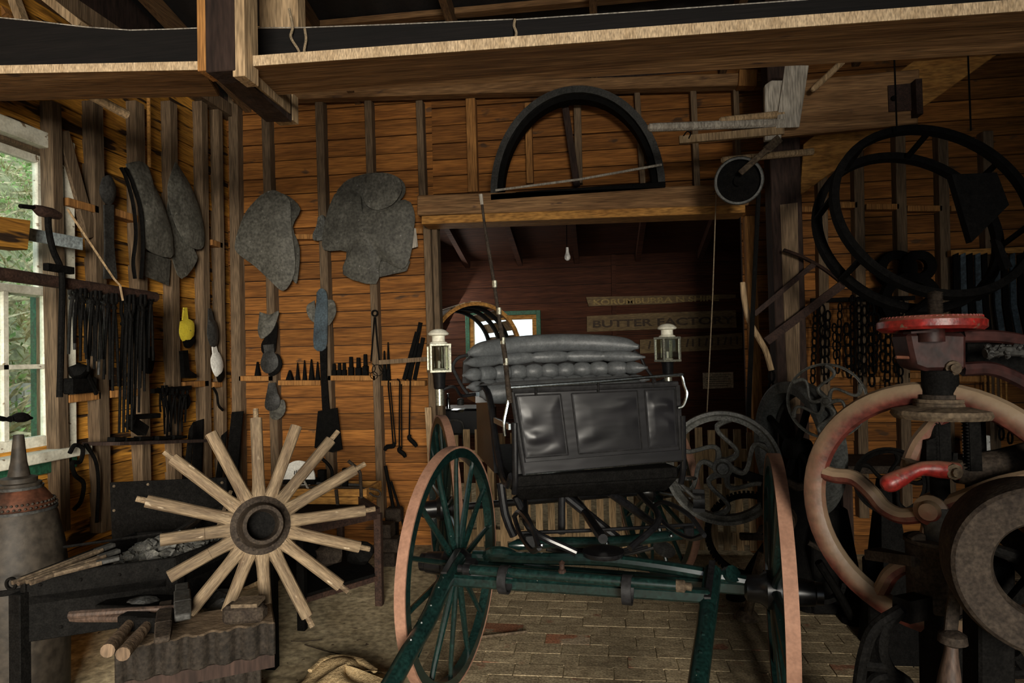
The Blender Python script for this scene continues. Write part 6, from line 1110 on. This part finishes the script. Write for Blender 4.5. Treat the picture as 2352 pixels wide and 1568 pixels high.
for k, lab in enumerate(('scrap iron casting on the lower shelf of the steel bench beside the leg', 'round scrap iron casting at the back of the lower bench shelf', 'block of scrap iron in the middle of the lower bench shelf', 'bar of scrap iron on the lower bench shelf')):
    p = cs[0].lerp(cs[2], .25 + .17 * k) + V((rm.uniform(-.06, .06), rm.uniform(-.1, .1), .20)); MB().blob(p + UP * .07, (.09, .07, .075), k, 2, .15).build('scrap_iron', 'hub_iron' if k % 2 else 'iron', label=lab, cat='scrap', smooth=0)
P0 = AP(690, 1120, cs[0] + V((-.3, .30, 0)), (0, 1, 0)); Yp = P0.y; zb_ = zt_ - .02
q = [AY(x, y, Yp) for x, y in ((650, 1122), (842, 1126), (842, 1184), (650, 1184))]; bz = min(q[2].z, q[3].z)
pb = thing('plank_box', 'box of bright orange brown planks standing on the steel bench', 'box', V((q[0].x, Yp, zb_)))
hgt = q[0].z - zb_
for j in range(2): MB().mm((q[0].x, Yp, zb_ + j * hgt / 2 + .002), (q[1].x, Yp + .02, zb_ + (j + 1) * hgt / 2 - .002)).build('plank', 'yellow_wood', pb, smooth=0); MB().mm((q[0].x, Yp + .28, zb_ + j * hgt / 2 + .002), (q[1].x, Yp + .30, zb_ + (j + 1) * hgt / 2 - .002)).build('plank', 'yellow_wood', pb, smooth=0)
for x in (q[0].x, q[1].x - .02): MB().mm((x, Yp + .02, zb_), (x + .02, Yp + .28, q[0].z)).build('end_plank', 'yellow_wood', pb, smooth=0)
MB().bar(AY(772, 1124, Yp - .01), AY(778, 1182, Yp - .01), .02, .012, up=(0, 1, 0)).build('iron_band', 'hub_iron', pb, smooth=0)
zr = q[0].z + .012
def rod(pts, r, m, lab, Y, nm='iron_rod'): return MB().tube(smoothpts([AY(x, y, Y) for x, y in pts], 5), r, 8).build(nm, m, label=lab, cat='rod')
rod([(640, 1114), (720, 1118), (820, 1120), (862, 1124), (874, 1132), (870, 1140), (858, 1138), (848, 1132), (828, 1132)], .007, 'hub_iron', 'iron rod with a bent loop end lying on the plank box', Yp + .05)
rod([(640, 1106), (740, 1110), (828, 1114)], .010, 'iron_grey', 'twisted grey rod lying along the plank box', Yp + .12)
rod([(738, 1052), (752, 1064), (762, 1080), (763, 1104)], .012, 'iron', 'cranked black handle standing up behind the plank box, nearer the gauge', Yp + .2)
rod([(800, 1058), (824, 1080), (828, 1100), (830, 1150)], .012, 'hub_iron', 'cranked rusty handle standing at the end of the plank box', Yp - .02)
MB().bar(AY(740, 1110, Yp + .2), AY(740, 1078, Yp + .2), .05, .05).build('iron_stub', 'iron', label='black square stub standing on the plank box beside a cranked handle', cat='stub', bev=.004); MB().bar(AY(793, 1118, Yp + .1), AY(793, 1074, Yp + .1), .035, .035).build('iron_stub', 'iron', label='black square stub standing on the plank box behind the spoke tip', cat='stub', bev=.004)
ga = thing('dial_gauge', 'round white dial plate with scalloped foot behind the spokes', 'gauge', AY(686, 1112, Yp + .1))
c_ = AY(686, 1096, Yp + .1); MB().prism([c_ + V((math.cos(a) * .115, 0, math.sin(a) * .115)) for a in [math.pi * i / 16 for i in range(17)]] + [c_ + V((-.115, 0, -.03)), c_ + V((-.07, 0, -.05)), c_ + V((0, 0, -.055)), c_ + V((.08, 0, -.05)), c_ + V((.115, 0, -.02))], (0, .012, 0)).build('plate', 'white_paint', ga, smooth=0)
for k in range(6): MB().bar(c_ + V((-.03 + k * .014, -.003, .02 + .006 * k)), c_ + V((-.025 + k * .014, -.003, .045 + .004 * k)), .003, .006).build('mark', 'iron_grey', ga, smooth=0)
MB().tube([AY(698, 1104, Yp + .08), AY(712, 1130, Yp + .02)], .008, 6).build('foot', 'grey_wood', ga); MB().mm(AY(650, 1112, Yp + .08), AY(722, 1102, Yp + .08) + V((0, .1, 0))).build('base', 'iron', ga)
# things leaning by the wall right of the bench
hm = thing('leaning_mallet', 'long handled black mallet leaning beside the door post', 'mallet', AZ(905, 1220)); p = AY(885, 1070, SF - .05); q_ = AY(906, 1180, SF - .15)
MB().tube([p, q_], .014, 8).build('handle', 'iron', hm); MB().bar(q_ - V((.06, 0, 0)), q_ + V((.06, 0, 0)), .1, .1).build('head', 'hub_iron', hm, bev=.01); MB().bar(q_, V((q_.x, q_.y, 0)), .05, .05).build('foot', 'iron', hm)
rod([(898, 1105), (918, 1170), (928, 1215)], .010, 'iron', 'thin black rod leaning beside the mallet', SF - .12)
for k, (x, y, w, h) in enumerate(((886, 1195, 30, 24), (900, 1230, 34, 30), (890, 1265, 40, 36))):
    p = AY(x, y + h, 4.55); MB().mm((p.x - w * .0017, 4.5, max(0, .02 + (2 - k) * .10)), (p.x + w * .0017, 4.62, .02 + (2 - k) * .10 + .098)).build('iron_brick', 'hub_iron', label=('small rusty block topping the pile beside the bench leg', 'rusty block in the middle of the pile beside the bench leg', 'rusty block at the foot of the pile beside the bench leg')[k], cat='block', bev=.006)
# burlap sack at the bottom
sk = thing('burlap_sack', 'crumpled burlap sack lying on the floor in front of the left wheel', 'sack', AZ(800, 1600))
b = AZ(795, 1590); rs_ = random.Random(1)
def sack(u, v):
    a = 2 * math.pi * u; ph = math.pi / 2 * v; r = math.cos(ph); w = 1 + .10 * math.sin(3 * a + 2) + .05 * math.sin(7 * a + 5 * v)
    return b + V((math.cos(a) * r * .24 * w, math.sin(a) * r * .20 * w, .105 * math.sin(ph) ** .8 * (1 + .22 * math.sin(2.5 * a + 4 * v)) ))
MB().grid(sack, 60, 18).build('body', 'burlap', sk, smooth=3)
MB().tube(smoothpts([AZ(x, y, .09) for x, y in ((712, 1540), (740, 1518), (780, 1510), (830, 1520), (862, 1540))], 4), [.012] * 4 + [.02] * 9 + [.014] * 4, 8, flat=.7).build('folded_mouth', 'burlap', sk)
for x, y, x1, y1, lab in ((668, 1472, 740, 1468, 'thin dry twig lying on the dirt floor, longer one'), (700, 1480, 790, 1504, 'thin dry twig lying on the dirt floor near the sack')): MB().tube([AZ(x, y, .022), AZ((x + x1) / 2, (y + y1) / 2 + 2, .022), AZ(x1, y1, .022)], .0025, 5).build('twig', 'hub_iron', label=lab, cat='twig')
MB().tube([AZ(1092, 1464, .012), AZ(1210, 1450, .012)], .008, 6).build('stick', 'dusty_iron', label='dry stick lying on the bricks under the buggy', cat='stick')
